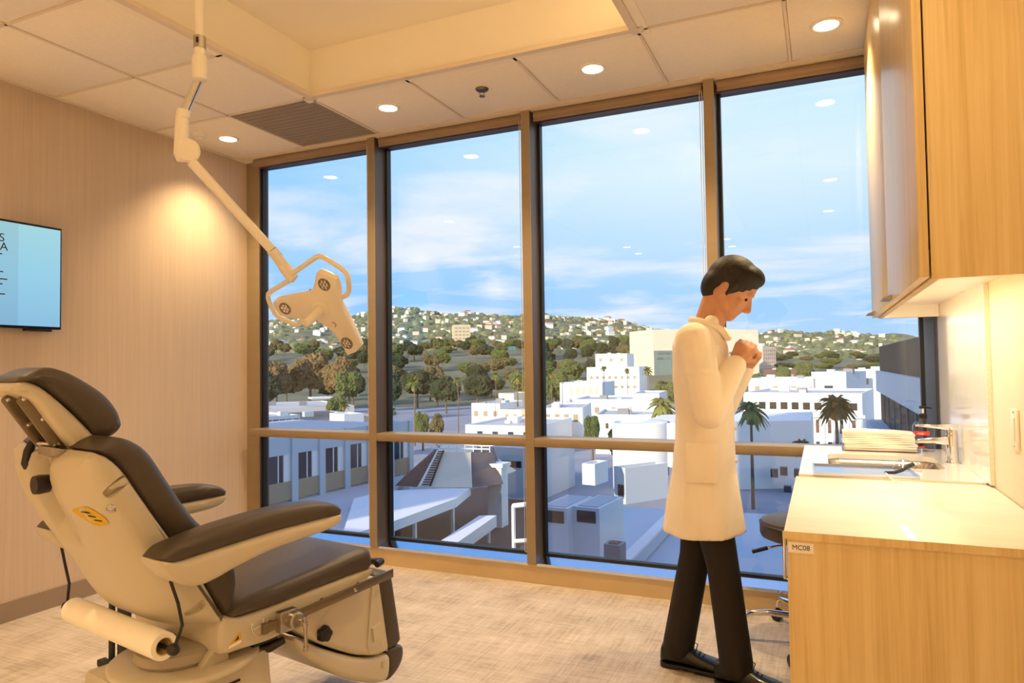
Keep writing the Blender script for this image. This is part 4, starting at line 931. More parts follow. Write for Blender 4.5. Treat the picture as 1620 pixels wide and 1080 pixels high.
for s, sh, el_, wr in ((-1, (0.005, -0.185, 1.335), (0.062, -0.222, 1.062), (0.150, -0.085, 1.250)), (1, (0.005, 0.185, 1.335), (0.060, 0.225, 1.070), (0.165, 0.075, 1.235))):
    rcone(body, sh, 0.044, el_, 0.036); rcone(body, el_, 0.036, wr, 0.026)
    JO[s] = (Vector(sh), Vector(el_), Vector(wr))
for s, hip, kn, an in ((1, (-0.005, 0.085, 0.86), (-0.050, 0.065, 0.460), (-0.122, 0.050, 0.095)), (-1, (0.005, -0.085, 0.86), (0.078, -0.068, 0.460), (0.118, -0.055, 0.095))):
    rcone(body, hip, 0.085, kn, 0.055); rcone(body, kn, 0.055, an, 0.036); JO[('leg', s)] = (Vector(hip), Vector(kn), Vector(an))
# hands: palm, four fingers with a knuckle bend each, thumb from the side of the palm
def hand(s, tilt):
    sh, e, w = JO[s]; d = (w - e).normalized(); side = Vector((0, -s, 0)); side = (side - d * side.dot(d)).normalized(); nrm = d.cross(side)   # side points to the other hand
    pc = w + d * 0.045
    curl = side
    spread = nrm
    rcone(body, w, 0.024, w + d * 0.02, 0.026)
    for k in range(4):
        o = spread * ((k - 1.5) * 0.019)
        rcone(body, w + d * 0.015 + o * 0.7, 0.014, w + d * 0.078 + o, 0.0125, 10)
        ln = (0.038, 0.044, 0.041, 0.032)[k]; kb_ = w + d * 0.080 + o
        m1 = kb_ + (d * 0.86 + curl * 0.5).normalized() * ln; m2 = m1 + (d * 0.35 + curl * 0.93).normalized() * (ln * 0.72); m3 = m2 + (d * -0.1 + curl * 0.99).normalized() * (ln * 0.45)
        rcone(body, kb_, 0.0098, m1, 0.0088, 10); rcone(body, m1, 0.0088, m2, 0.0080, 10); rcone(body, m2, 0.0080, m3, 0.0068, 10)
    tb = w + d * 0.028 + spread * -0.026 ; t1 = tb + (d * 0.5 - spread * 0.62 + curl * 0.55).normalized() * 0.038; t2 = t1 + (d * 0.75 + curl * 0.6 + spread * 0.1).normalized() * 0.032
    rcone(body, tb, 0.0135, t1, 0.0105, 10); rcone(body, t1, 0.0105, t2, 0.0085, 10)
hand(-1, 0); hand(1, 0)
remesh(body, 'body', 'skin', PE, 0.0042, 3)
for s in (1, -1):
    c = H((0.078, 0.031 * s, -0.008)); MB().ball(c, 0.0062).build('eye', 'black', PE, smooth=True)
# hair: short dark cap
hm = MB()
ell(hm, H((-0.016, 0, 0.030)), (0.103, 0.083, 0.096), HR); ell(hm, H((-0.055, 0, -0.015)), (0.060, 0.076, 0.080), HR); ell(hm, H((0.035, 0, 0.078)), (0.058, 0.066, 0.042), HR)
for s in (1, -1): rcone(hm, H((0.012, 0.074 * s, 0.02)), 0.014, H((0.010, 0.077 * s, -0.03)), 0.008)
remesh(hm, 'hair', 'hair', PE, 0.006, 4)
# coat: torso, skirt and sleeves fused
ct = MB()
def ering(cx, cy, z, rx, ry, n=40, wob=0.0, ph=0.0):
    return [(cx + rx * (1 + wob * math.sin(7 * t + ph)) * math.cos(t), cy + ry * (1 + wob * math.sin(7 * t + ph)) * math.sin(t), z) for t in [2 * PI * k / n for k in range(n)]]
ct.loft([ering(0.000, 0, 1.405, 0.060, 0.090), ering(-0.002, 0, 1.375, 0.088, 0.150), ering(0.000, 0, 1.32, 0.106, 0.190), ering(0.008, 0, 1.20, 0.116, 0.198), ering(0.012, 0, 1.05, 0.112, 0.186), ering(0.010, 0, 0.95, 0.114, 0.188, wob=0.006),
         ering(0.004, 0, 0.82, 0.122, 0.198, wob=0.015, ph=1), ering(0.0, 0, 0.70, 0.142, 0.208, wob=0.025, ph=1.3), ering(0.0, 0, 0.585, 0.158, 0.216, wob=0.03, ph=1.6)])
for s in (-1, 1):
    sh, e, w = JO[s]
    rcone(ct, sh + Vector((0, -0.015 * s, 0.0)), 0.072, e, 0.058, sq=(1, 1)); rcone(ct, e, 0.058, e.lerp(w, 0.93), 0.043)
    for f, r_ in ((0.25, 0.062), (0.6, 0.055)):
        ell(ct, sh.lerp(e, f + 0.2), (r_ + 0.004, r_ + 0.004, 0.02))
rcone(ct, (0.03, 0.055, 1.41), 0.030, (0.055, -0.055, 1.41), 0.030)
coat = remesh(ct, 'coat', 'coat_cloth', PE, 0.0065, 5)
cl_ = MB(); cl_.tube(catmull([(0.108, 0.030, 1.345), (0.085, 0.062, 1.385), (0.030, 0.076, 1.410), (-0.020, 0.050, 1.424), (-0.030, 0, 1.424), (-0.020, -0.050, 1.424), (0.030, -0.076, 1.410), (0.085, -0.062, 1.385), (0.108, -0.030, 1.345)], 28, False), 0.0125, 10); cl_.build('collar', 'coat_cloth', coat, smooth=True)
MB().hexa([(-0.03, -0.214, 0.80), (0.085, -0.190, 0.80), (0.085, -0.186, 0.80), (-0.03, -0.206, 0.80), (-0.03, -0.206, 0.95), (0.085, -0.178, 0.95), (0.085, -0.172, 0.95), (-0.03, -0.198, 0.95)]).build('pocket', 'coat_cloth', coat, bevel=0.002)
for z in (1.25, 1.12, 0.99, 0.86): MB().lathe([(0.001, 0.1325), (0.008, 0.132), (0.008, 0.120), (0.001, 0.120)], c=(0, 0.01, z), n=12, axis='X').build('button', 'white_plastic', coat)
# trousers
tr_ = MB()
ell(tr_, (0.0, 0, 0.87), (0.115, 0.168, 0.12))
for s in (1, -1):
    hip, kn, an = JO[('leg', s)]
    rcone(tr_, hip, 0.088, kn, 0.062); rcone(tr_, kn, 0.062, an + Vector((0.0, 0, -0.005)), 0.064)
tm = remesh(tr_, 'trousers', 'trousers', PE, 0.0065, 5)
# shoes
def shoe(x, y, z, yaw):
    sh = bpy.data.objects.new('shoe', None); col.objects.link(sh); sh.parent = PE; sh.location = (x, y, z); sh.rotation_euler = (0, 0, yaw)
    up_ = []
    for (xx, w, zb, zt) in ((-0.082, 0.020, 0.020, 0.070), (-0.074, 0.032, 0.018, 0.092), (-0.04, 0.037, 0.018, 0.100), (0.01, 0.038, 0.018, 0.098), (0.05, 0.038, 0.018, 0.082), (0.09, 0.043, 0.014, 0.066), (0.135, 0.047, 0.012, 0.056), (0.170, 0.044, 0.012, 0.048), (0.198, 0.032, 0.014, 0.038), (0.210, 0.015, 0.016, 0.028)):
        ring = []
        for k in range(16):
            t = 2 * PI * k / 16; cz, sz = math.cos(t), math.sin(t)
            ring.append((xx, w * math.copysign(abs(cz) ** 0.8, cz), (zb + zt) / 2 + (zt - zb) / 2 * math.copysign(abs(sz) ** 0.75, sz)))
        up_.append(ring)
    MB().loft(up_).build('upper', 'shoe', sh, smooth=True)
    o = catmull([(-0.086, 0.0), (-0.070, 0.034), (0.0, 0.038), (0.09, 0.045), (0.16, 0.048), (0.208, 0.022), (0.216, 0.0), (0.208, -0.022), (0.16, -0.048), (0.09, -0.045), (0.0, -0.038), (-0.070, -0.034)], 40)
    MB().prism([(p[0], p[1]) for p in o], 0.008, 0.020).build('sole', 'black', sh, bevel=0.002)
    MB().prism([(p[0], p[1] * 0.97) for p in o if p[0] < 0.0] , 0.0, 0.009).build('heel', 'black', sh)
    MB().prism([(p[0], p[1] * 0.97) for p in o if p[0] > 0.06], 0.0, 0.009).build('tread', 'black', sh)
    for k in range(4):
        xx = 0.045 + 0.016 * k; zz = 0.090 - 0.0075 * k
        MB().tube([(xx, 0.018, zz - 0.004), (xx + 0.003, 0, zz + 0.002), (xx, -0.018, zz - 0.004)], 0.0022, 6).build('lace', 'black_matte', sh, smooth=True)
    for s in (1, -1):
        MB().tube([(0.045, 0, 0.090), (0.050, 0.018 * s, 0.104), (0.062, 0.034 * s, 0.092), (0.056, 0.03 * s, 0.076)], 0.0020, 6).build('lace_bow', 'black_matte', sh, smooth=True)
    return sh
shoe(-0.112, 0.045, 0, math.radians(-4)); shoe(0.118, -0.052, 0, math.radians(-12))
# ================================================================== the city outside
ZG = -18.0
mat('asphalt', (160, 160, 168), 0.9, var=0.15, scale=(0.05, 0.05, 0.05), detail=6)
mat('terrain', (138, 134, 102), 0.95, rgb2=(92, 98, 74), scale=(0.02, 0.02, 0.02), detail=8); mat('scrub', (142, 142, 104), 0.95, rgb2=(88, 98, 68), scale=(0.05, 0.05, 0.05), detail=6)
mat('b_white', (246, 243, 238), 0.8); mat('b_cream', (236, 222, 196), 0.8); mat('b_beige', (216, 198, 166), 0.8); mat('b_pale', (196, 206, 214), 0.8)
mat('b_teal', (84, 150, 160), 0.4); mat('b_grey', (150, 148, 150), 0.85); mat('b_tan', (176, 156, 130), 0.85); mat('b_brown', (110, 84, 70), 0.85); mat('b_pink', (222, 196, 182), 0.85)
mat('b_dark', (52, 46, 46), 0.6, spec=0.2); mat('b_glass', (56, 66, 82), 0.15); mat('b_glass_green', (120, 140, 138), 0.25); mat('b_roof', (206, 202, 200), 0.9); mat('b_roof_dark', (96, 92, 96), 0.9); mat('b_terracotta', (168, 106, 76), 0.9)
mat('leaf_dark', (62, 74, 40), 0.85, rgb2=(36, 46, 26), scale=(9, 9, 9), detail=8); mat('leaf_mid', (108, 116, 58), 0.85, rgb2=(62, 74, 36), scale=(9, 9, 9), detail=8)
mat('leaf_olive', (120, 110, 66), 0.85, rgb2=(76, 66, 40), scale=(9, 9, 9), detail=8); mat('leaf_rust', (150, 120, 72), 0.9, rgb2=(74, 62, 38), scale=(9, 9, 9), detail=8)
mat('palm_leaf', (128, 136, 62), 0.8, rgb2=(84, 96, 44), scale=(1, 1, 1)); mat('palm_skirt', (150, 122, 76), 0.9); mat('bark', (120, 100, 82), 0.9)
mat('umbrella', (206, 216, 228), 0.7); mat('car', (120, 130, 150), 0.3, 0.3)
SKY = [(200, 512), (408, 515), (470, 506), (540, 512), (600, 493), (640, 490), (700, 501), (740, 497), (800, 504), (850, 502), (930, 508), (1000, 517), (1040, 526), (1150, 534), (1200, 533), (1230, 527), (1290, 536), (1330, 531), (1380, 538), (1500, 541), (1750, 545)]
def skyline(px):
    for (a, ya), (b, yb) in zip(SKY, SKY[1:]):
        if a <= px <= b: return ya + (yb - ya) * (px - a) / (b - a)
    return SKY[0][1] if px < SKY[0][0] else SKY[-1][1]
def hz(px, D): p = at(px, 575, D); return p
def zat(px, py, D): return at(px, py, D).z
def smooth(t): t = max(0, min(1, t)); return t * t * (3 - 2 * t)
DCREST = 2900.0
def terr(px, D):
    zc = zat(px, skyline(px), DCREST); p = at(px, 575, D)
    n = mnoise.noise(Vector((p.x, p.y, 0)) * 0.0022) * 0.55 + mnoise.noise(Vector((p.x, p.y, 3)) * 0.007) * 0.30
    if D < 330: return ZG
    z1 = 20.0 if px < 1120 else 4.0
    if D < 900: return ZG + (z1 - ZG) * smooth((D - 330) / 570)
    if D < DCREST: t = (D - 900) / (DCREST - 900); return z1 + (zc - z1) * (0.45 * t + 0.55 * smooth(t)) + n * 60 * math.sin(PI * t)
    return zc - (D - DCREST) * 0.10
PXS = [120 + i * 16 for i in range(104)]
DS = [330 + 38 * i for i in range(16)] + [920 + 66 * i for i in range(31)] + [3000, 3300, 4000, 6000]
vs, fs = [], []
for D in DS:
    for px in PXS: p = at(px, 575, D); vs.append((p.x, p.y, terr(px, D)))
w = len(PXS)
for i in range(len(DS) - 1):
    for j in range(w - 1): fs.append((i * w + j, i * w + j + 1, (i + 1) * w + j + 1, (i + 1) * w + j))
t_ = struct(MB().add(vs, fs).build('terrain', 'terrain', smooth=True, autosmooth=180))
struct(box('ground', (-420, 4.2, ZG - 1), (330, 380, ZG - 0.02), 'asphalt'))
# tower holding this room: unseen outline and gap shaped for street sun and shade
for a, b in (((-95, -34, ZG), (45, 3.95, -0.2)), ((-46, -34, 3.2), (45, 3.95, 40)), ((-95, -34, 3.2), (-66, 3.95, 22)), ((-95, -34, -0.2), (-4.05, 3.95, 3.2)), ((0.95, -34, -0.2), (45, 3.95, 3.2)), ((-4.05, -34, -0.2), (0.95, -2.75, 3.2))):
    struct(box('building_mass', a, b, 'b_grey'))

rbd = random.Random(11)
# ---- generic building: front edge given by two picture columns at two depths
def building(name, label, cat_, pa, Da, pb, Db, ytop, depth, m='b_white', zb=ZG, roof='b_roof', wins=None, group=None, parapet=0.5, ztop=None):
    A, B = at(pa, 575, Da), at(pb, 575, Db); A.z = B.z = 0
    zt = ztop if ztop is not None else zat(pa, ytop, Da)
    u = (B - A); Lw = u.length; u.normalize(); v = Vector((-u.y, u.x, 0))
    if v.dot(A - CAM) < 0: v = -v
    t = thing(name, label, cat_, (A.x, A.y, zb), math.atan2(u.y, u.x), group)
    h = zt - zb; sy = 1 if Vector((-u.y, u.x, 0)).dot(v) > 0 else -1
    dpt = depth * sy
    def bx(x0, y0, z0, x1, y1, z1): return MB().box((x0, min(y0 * sy, y1 * sy), z0), (x1, max(y0 * sy, y1 * sy), z1))
    bx(0, 0, 0, Lw, depth, h).build('walls', m, t)
    if roof: bx(0.25, 0.25, h, Lw - 0.25, depth - 0.25, h + 0.06).build('roof', roof, t)
    if parapet:
        mb = MB()
        for q in ((0, 0, Lw, 0.3), (0, depth - 0.3, Lw, depth), (0, 0.3, 0.3, depth - 0.3), (Lw - 0.3, 0.3, Lw, depth - 0.3)):
            mb.box((q[0], min(q[1] * sy, q[3] * sy), h), (q[2], max(q[1] * sy, q[3] * sy), h + parapet))
        mb.build('parapet', m, t)
    if wins:
        for w_ in wins:                                    # (columns, rows, x0,x1,z0,z1 as fractions, fill w, fill h, material)
            nc, nr, x0, x1, z0, z1, fw_, fh_, wm = w_
            cw, ch_ = (x1 - x0) * Lw / nc, (z1 - z0) * h / nr
            base = None
            for r in range(nr):
                for c_ in range(nc):
                    xx = x0 * Lw + cw * (c_ + 0.5); zz = z0 * h + ch_ * (r + 0.5)
                    if base is None:
                        base = MB().box((-cw * fw_ / 2, min(-0.08 * sy, 0.06 * sy), -ch_ * fh_ / 2), (cw * fw_ / 2, max(-0.08 * sy, 0.06 * sy), ch_ * fh_ / 2)).build('window', wm, t); base.location = (xx, 0, zz)
                    else: share(base, 'window', t, (xx, 0, zz))
    if parapet and depth >= 14 and Lw > 8 and roof:
        for k in range(3):
            rx_, ry_, rs = rbd.uniform(0.12, 0.8) * Lw, rbd.uniform(0.2, 0.7) * depth, rbd.uniform(0.6, 1.4)
            bx(rx_, ry_, h, rx_ + rs * 1.8, ry_ + rs * 1.3, h + rs).build('roof_unit', rbd.choice(('b_white', 'b_pale', 'b_grey')), t)
        if not wins:
            nw = max(3, int(Lw / 4.5)); b0_ = None
            for c_ in range(nw):
                xx = Lw * (c_ + 0.5) / nw
                if b0_ is None: b0_ = bx(-0.7, -0.08, -0.8, 0.7, 0.06, 0.8).build('window', rbd.choice(('b_glass', 'b_tan', 'b_grey')), t); b0_.location = (xx, 0, h - 2.6)
                else: share(b0_, 'window', t, (xx, 0, h - 2.6))
    t['_h'] = h; t['_L'] = Lw; t['_sy'] = sy
    return t
# far towers and blocks
building('office_tower', 'tall beige office tower below the hill crest', 'building', 718, 1000, 745, 1004, 514, 25, 'b_beige', wins=[(4, 8, 0.05, 0.95, 0.30, 0.97, 0.7, 0.45, 'b_tan')], zb=0)
building('office_block', 'white block left of the blue-grey block below the hills', 'building', 753, 900, 768, 910, 542, 6, 'b_white', zb=0)
building('office_block', 'blue-grey block between two white blocks below the hills', 'building', 768.5, 911, 787.5, 917, 548, 6, 'b_pale', zb=0, wins=[(5, 4, 0.05, 0.95, 0.35, 0.95, 0.6, 0.5, 'b_glass')])
building('office_block', 'white block beside the teal glass block', 'building', 788, 905, 800, 910, 538, 6, 'b_white', zb=0)
building('glass_block', 'teal glass block below the hills', 'building', 800.8, 911, 816, 915, 541, 6, 'b_teal', zb=0)
building('round_block', 'pale block far left of the white stepped building', 'building', 893, 860, 912, 862, 547, 20, 'b_cream', zb=0)
building('slim_tower', 'slim pale tower in front of the hillside houses', 'building', 941, 900, 947, 905, 541, 8, 'b_white', zb=0)
building('office_block', 'tan block behind the slim pale tower', 'building', 948, 930, 960, 930, 545, 20, 'b_tan', zb=0)
building('office_block', 'large cream office block right behind the person', 'building', 1034, 520, 1201, 545, 522, 40, 'b_cream', wins=[(14, 2, 0.03, 0.97, 0.42, 0.60, 0.8, 0.5, 'b_glass_green'), (1, 1, 0.0, 0.45, 0.05, 0.62, 0.98, 0.98, 'b_glass_green')], zb=-14)
building('apartment_tower', 'narrow pink apartment tower right of the person', 'building', 1207, 640, 1228, 650, 549, 14, 'b_pink', zb=-10, wins=[(6, 5, 0.05, 0.95, 0.2, 0.95, 0.5, 0.5, 'b_tan')])
sb_low = building('stepped_building', 'white stepped building, lower wide storey', 'building', 928, 330, 1011, 322, 581, 30, 'b_white', parapet=0, wins=[(8, 2, 0.03, 0.97, 0.35, 0.85, 0.45, 0.28, 'b_tan')])
building('stepped_building', 'white stepped building, tall upper block', 'building', 942, 337, 992, 332, 561, 20, 'b_white', zb=ZG + sb_low['_h'] + 0.07, parapet=0.4)
building('villa', 'white villa with a low arched front at mid distance', 'building', 885, 245, 952, 240, 607, 22, 'b_white', wins=[(5, 1, 0.2, 0.95, 0.68, 0.92, 0.4, 0.8, 'b_beige')])
building('flat_roof_block', 'long low white block below the stepped building', 'building', 905, 205, 1035, 198, 634, 24, 'b_white')
building('flat_roof_block', 'white flat roof block with sunlit walls beside the middle mullion', 'building', 855, 170, 920, 168, 648, 24, 'b_white', wins=[(4, 1, 0.05, 0.95, 0.62, 0.9, 0.5, 0.8, 'b_tan')])
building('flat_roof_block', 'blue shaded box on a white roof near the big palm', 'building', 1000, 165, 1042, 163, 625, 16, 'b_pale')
building('flat_roof_block', 'white sunlit block left of the person', 'building', 940, 150, 1075, 146, 659, 20, 'b_white', wins=[(5, 1, 0.1, 0.5, 0.66, 0.86, 0.4, 0.7, 'b_brown')])
building('street_building', 'white low building by the street trees', 'building', 745, 215, 790, 211, 640, 18, 'b_white')
building('street_building', 'small villa with a pale red roof by the street', 'building', 788, 235, 812, 232, 624, 12, 'b_cream', roof='b_terracotta')
building('street_building', 'cream building with pillars left of the second mullion', 'building', 790, 190, 838, 186, 650, 18, 'b_cream', wins=[(3, 1, 0.1, 0.9, 0.66, 0.9, 0.3, 0.9, 'b_tan')])
building('street_building', 'low white hall with a pale roof edge in the second bay', 'building', 735, 150, 850, 144, 675, 24, 'b_white', wins=[(4, 1, 0.1, 0.95, 0.7, 0.9, 0.35, 0.7, 'b_glass')])
building('low_hall', 'flat pale roof building across the left bay', 'building', 380, 200, 560, 216, 651, 40, 'b_roof', roof='b_roof')
building('roof_unit', 'white plant box on the pale flat roof', 'building', 494, 214, 530, 217, 632, 8, 'b_white', zb=-8)
building('glass_building', 'low glass fronted building with dark grid in the left bay', 'building', 396, 150, 474, 158, 664, 20, 'b_pale', wins=[(7, 2, 0.02, 0.98, 0.62, 0.98, 0.82, 0.8, 'b_glass')])
building('dark_hall', 'dark flat hall beside the glass fronted building', 'building', 476, 160, 600, 172, 668, 30, 'b_grey', roof='b_roof_dark')
building('roof_light', 'white rooftop box in front of the dark hall', 'building', 544, 140, 575, 143, 659, 6, 'b_white', zb=-14)
# right hand group
building('long_white_building', 'long white sunlit building right of the person', 'building', 1183, 215, 1300, 205, 601, 22, 'b_white')
building('stair_tower', 'blue-white stair tower above the arcade building', 'building', 1283, 178, 1338, 172, 591, 14, 'b_pale', wins=[(1, 1, 0.35, 0.65, 0.70, 0.82, 0.8, 0.9, 'b_glass'), (1, 1, 0.05, 0.12, 0.5, 0.95, 0.8, 0.9, 'b_grey')])
building('white_block', 'white block right of the stair tower', 'building', 1338, 190, 1400, 185, 588, 18, 'b_white')
building('brown_hall', 'brown flat building behind the long white building', 'building', 1208, 330, 1262, 325, 586, 20, 'b_brown', roof='b_roof_dark')
ab = building('arcade_building', 'white arcade building with a row of dark openings', 'building', 1175, 150, 1362, 138, 624, 26, 'b_white', wins=[(9, 1, 0.12, 0.98, 0.74, 0.90, 0.62, 0.75, 'b_dark'), (9, 1, 0.10, 0.98, 0.36, 0.62, 0.28, 0.85, 'b_brown'), (9, 1, 0.10, 0.98, 0.04, 0.25, 0.30, 0.85, 'b_glass')])
for k in range(10):
    xx = ab['_L'] * (0.10 + 0.098 * k); MB().box((xx - 0.25, min(-0.5 * ab['_sy'], 0), 0), (xx + 0.25, max(-0.5 * ab['_sy'], 0), ab['_h'] * 0.62)).build('pilaster', 'b_white', ab)
MB().box((-0.5, min(-0.8 * ab['_sy'], 0), ab['_h'] * 0.64), (ab['_L'] + 0.5, max(-0.8 * ab['_sy'], 0), ab['_h'] * 0.69)).build('cornice', 'b_white', ab)
# neighbouring wing of this tower, seen at a flat angle through the right bay
wg = thing('tower_wing', 'dark glass wing with white concrete bands right of the window', 'building', (3.4, 24, 0), 0)
for (z0, z1, m, dx_, nm) in ((-18, -3.4, 'b_dark', 0.0, 'glazing'), (-3.4, -2.6, 'b_pale', -0.9, 'ledge'), (-2.6, -0.75, 'b_dark', 0.0, 'glazing'), (-0.75, 0.55, 'b_white', -0.25, 'spandrel'), (0.55, 2.1, 'b_dark', 0.0, 'parapet')):
    MB().box((dx_, 0, z0), (22, 27, z1)).build(nm, m, wg)
for k in range(8): MB().box((-0.06, 1.5 + 3.2 * k, -2.6), (0.0, 1.62 + 3.2 * k, -0.75)).build('fin', 'b_grey', wg)
# ---- near left: pale two-storey building with big square windows
A, B = at(392, 575, 71.0), at(650, 575, 95.0); A.z = B.z = 0
u = (B - A); Ln = u.length; u.normalize()
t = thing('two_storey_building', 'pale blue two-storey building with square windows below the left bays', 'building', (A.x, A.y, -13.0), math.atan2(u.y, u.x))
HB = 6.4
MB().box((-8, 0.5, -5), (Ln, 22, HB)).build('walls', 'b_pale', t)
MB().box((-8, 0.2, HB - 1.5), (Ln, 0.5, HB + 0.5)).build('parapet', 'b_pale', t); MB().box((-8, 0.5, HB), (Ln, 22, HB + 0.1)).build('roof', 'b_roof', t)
nb = 7; bw = (Ln + 2) / nb; pr = []
for k in range(nb + 1):
    x = -2 + k * bw; q = MB().box((-0.45, 0.0, -0.2), (0.45, 0.5, HB + 0.5)).build('pilaster', 'b_pale', t) if not pr else share(pr[0], 'pilaster', t); q.location = (x, 0, 0); pr.append(q)
p0 = None
for k in range(nb):
    x = -2 + (k + 0.5) * bw
    if p0 is None:
        p0 = (MB().box((-bw / 2 + 0.45, 0.40, 2.0), (bw / 2 - 1.4, 0.46, HB - 1.5)).build('window', 'b_glass', t), MB().box((-bw / 2 + 0.45, 0.22, 0.0), (bw / 2 - 0.45, 0.5, 2.0)).build('spandrel', 'b_tan', t), MB().box((bw / 2 - 1.4, 0.30, 2.0), (bw / 2 - 0.45, 0.5, HB - 1.5)).build('shutter', 'b_white', t), MB().box((-0.07, 0.34, 2.0), (0.07, 0.42, HB - 1.5)).build('window_bar', 'b_white', t))
        for q in p0: q.location.x = x
    else:
        for q, nm in zip(p0, ('window', 'spandrel', 'shutter', 'window_bar')): share(q, nm, t, (x, 0, 0))
# low annex roof in front of it
def slabroof(name, label, pts, z, th, m, zb=None, cat_='roof', legs=None, par=None):
    P = []
    for (x, y) in pts:
        d = ray(x, y); q = CAM + d * ((z - CAM.z) / d.z); P.append((q.x, q.y))
    c = (sum(p[0] for p in P) / len(P), sum(p[1] for p in P) / len(P)); rel = [(p[0] - c[0], p[1] - c[1]) for p in P]
    t = thing(name, label, cat_, (c[0], c[1], z))
    MB().prism(rel, -th, 0).build('roof_slab', m, t)
    if zb is not None: MB().prism([(x * 0.985, y * 0.985) for x, y in rel], zb - z, -th).build('walls', par or m, t)
    for (x, y) in legs or []:
        d = ray(x, y); q = CAM + d * ((z - th - CAM.z) / d.z); MB().box((q.x - c[0] - 0.15, q.y - c[1] - 0.15, ZG - z), (q.x - c[0] + 0.15, q.y - c[1] + 0.15, -th)).build('post', 'b_white', t)
    return t
slabroof('annex_roof', 'lilac concrete roof strip below the two-storey building', [(380, 812), (590, 760), (640, 748), (600, 842), (585, 856), (380, 900)], -13.2, 0.6, 'b_roof', -17.8, par='b_grey')
slabroof('canopy_roof', 'white flat canopy on posts below the second bay', [(560, 788), (612, 776), (745, 770), (722, 788), (612, 828), (540, 850)], -12.4, 0.9, 'b_white', None, legs=[(656, 822), (716, 800), (620, 842)])
slabroof('patio_floor', 'brown patio floor under the canopy', [(600, 880), (600, 800), (760, 770), (850, 770), (860, 900)], -17.5, 0.4, 'b_brown', -18)
# mansard block with a fixed ladder
def zpoint(x, y, D): return at(x, y, D)
ms = thing('mansard_roof', 'sloped beige roof block with a ladder behind the canopy', 'building', (0, 0, 0))
D0 = 78.0
f0, f1, f2, f3 = at(660, 770, D0), at(747, 771, D0), at(745, 716, D0 + 3.5), at(690, 714, D0 + 3.5)
bk = _rz.copy(); bk.z = 0; bk.normalize(); rtv = _rx.copy(); rtv.z = 0; rtv.normalize()
b0, b1 = f0 + bk * 12 - rtv * 0.6, f1 + bk * 12 + rtv * 5.0; b2, b3 = f2 + bk * 7 + rtv * 0.6, f3 + bk * 7
MB().add([f0, f1, b1, b0, f3, f2, b2, b3], [(3, 2, 1, 0), (4, 5, 6, 7), (0, 1, 5, 4), (1, 2, 6, 5), (2, 3, 7, 6), (3, 0, 4, 7)]).build('sloped_shell', 'b_cream', ms)
g0 = f1 + rtv * 0.05; g1 = f1 + rtv * 3.4 + bk * 2; MB().add([g0, g1, g1 + bk * 7, g0 + bk * 9, f2 + rtv * 0.05, f2 + rtv * 2.4 + bk, f2 + rtv * 2.4 + bk * 6, f2 + rtv * 0.05 + bk * 6], [(3, 2, 1, 0), (4, 5, 6, 7), (0, 1, 5, 4), (1, 2, 6, 5), (2, 3, 7, 6), (3, 0, 4, 7)]).build('side_shell', 'b_roof_dark', ms)
h0 = f0 - rtv * 0.05; MB().add([h0 - rtv * 2.6 + bk * 1, h0, h0 + bk * 9, h0 - rtv * 2.6 + bk * 8, f3 - rtv * 0.3 + bk * 1, f3 - rtv * 0.05, f3 - rtv * 0.05 + bk * 6, f3 - rtv * 0.3 + bk * 6], [(3, 2, 1, 0), (4, 5, 6, 7), (0, 1, 5, 4), (1, 2, 6, 5), (2, 3, 7, 6), (3, 0, 4, 7)]).build('side_shell', 'b_brown', ms)
nf = (f1 - f0).cross(f3 - f0).normalized()
if nf.dot(CAM - f0) < 0: nf = -nf
la = thing('roof_ladder', 'fixed white ladder on the sloped beige roof', 'ladder', (0, 0, 0))
for e in (0.06, 0.24): MB().tube([f0.lerp(f1, e) + nf * 0.25, f3.lerp(f2, e * 0.9) + nf * 0.25], 0.10, 6).build('rail', 'b_white' if e < 0.1 else 'b_dark', la)
for k in range(15):
    q = (k + 0.5) / 15; MB().tube([f0.lerp(f3, q).lerp(f1.lerp(f2, q), 0.06 - 0.006 * q) + nf * 0.25, f0.lerp(f3, q).lerp(f1.lerp(f2, q), 0.24 - 0.024 * q) + nf * 0.25], 0.06, 5).build('rung', 'b_dark', la)
rl = thing('roof_railing', 'white railing along the top of the sloped roof block', 'railing', (0, 0, 0))
r0, r1 = f3 + bk * 0.3 - rtv * 0.5, f2 + bk * 0.3 + rtv * 2.2
for hz_ in (0.35, 0.9): MB().tube([r0 + Vector((0, 0, hz_)), r1 + Vector((0, 0, hz_))], 0.10, 6).build('rail', 'b_white', rl)
for k in range(8): q = r0.lerp(r1, k / 7); MB().tube([q, q + Vector((0, 0, 0.95))], 0.07, 6).build('post', 'b_white', rl)
# patio pieces
be = thing('roof_beam', 'long pale box beam lying across the patio', 'beam', (0, 0, 0))
c0, c1 = at(690, 870, 62), at(772, 815, 74)
MB().add([c0 + rtv * -0.9, c0 + rtv * 0.9, c1 + rtv * 0.9, c1 + rtv * -0.9, c0 + rtv * -0.9 + Vector((0, 0, -1.2)), c0 + rtv * 0.9 + Vector((0, 0, -1.2)), c1 + rtv * 0.9 + Vector((0, 0, -1.2)), c1 + rtv * -0.9 + Vector((0, 0, -1.2))], [(3, 2, 1, 0), (4, 5, 6, 7), (0, 1, 5, 4), (1, 2, 6, 5), (2, 3, 7, 6), (3, 0, 4, 7)]).build('beam_box', 'b_white', be)
for q in (c0, c1): MB().tube([q + Vector((0, 0, -1.2)), Vector((q.x, q.y, ZG))], 0.25, 8).build('post', 'b_white', be)
cl2 = thing('white_column', 'tall white column at the patio edge', 'column', (0, 0, 0)); q = at(787, 737, 82)
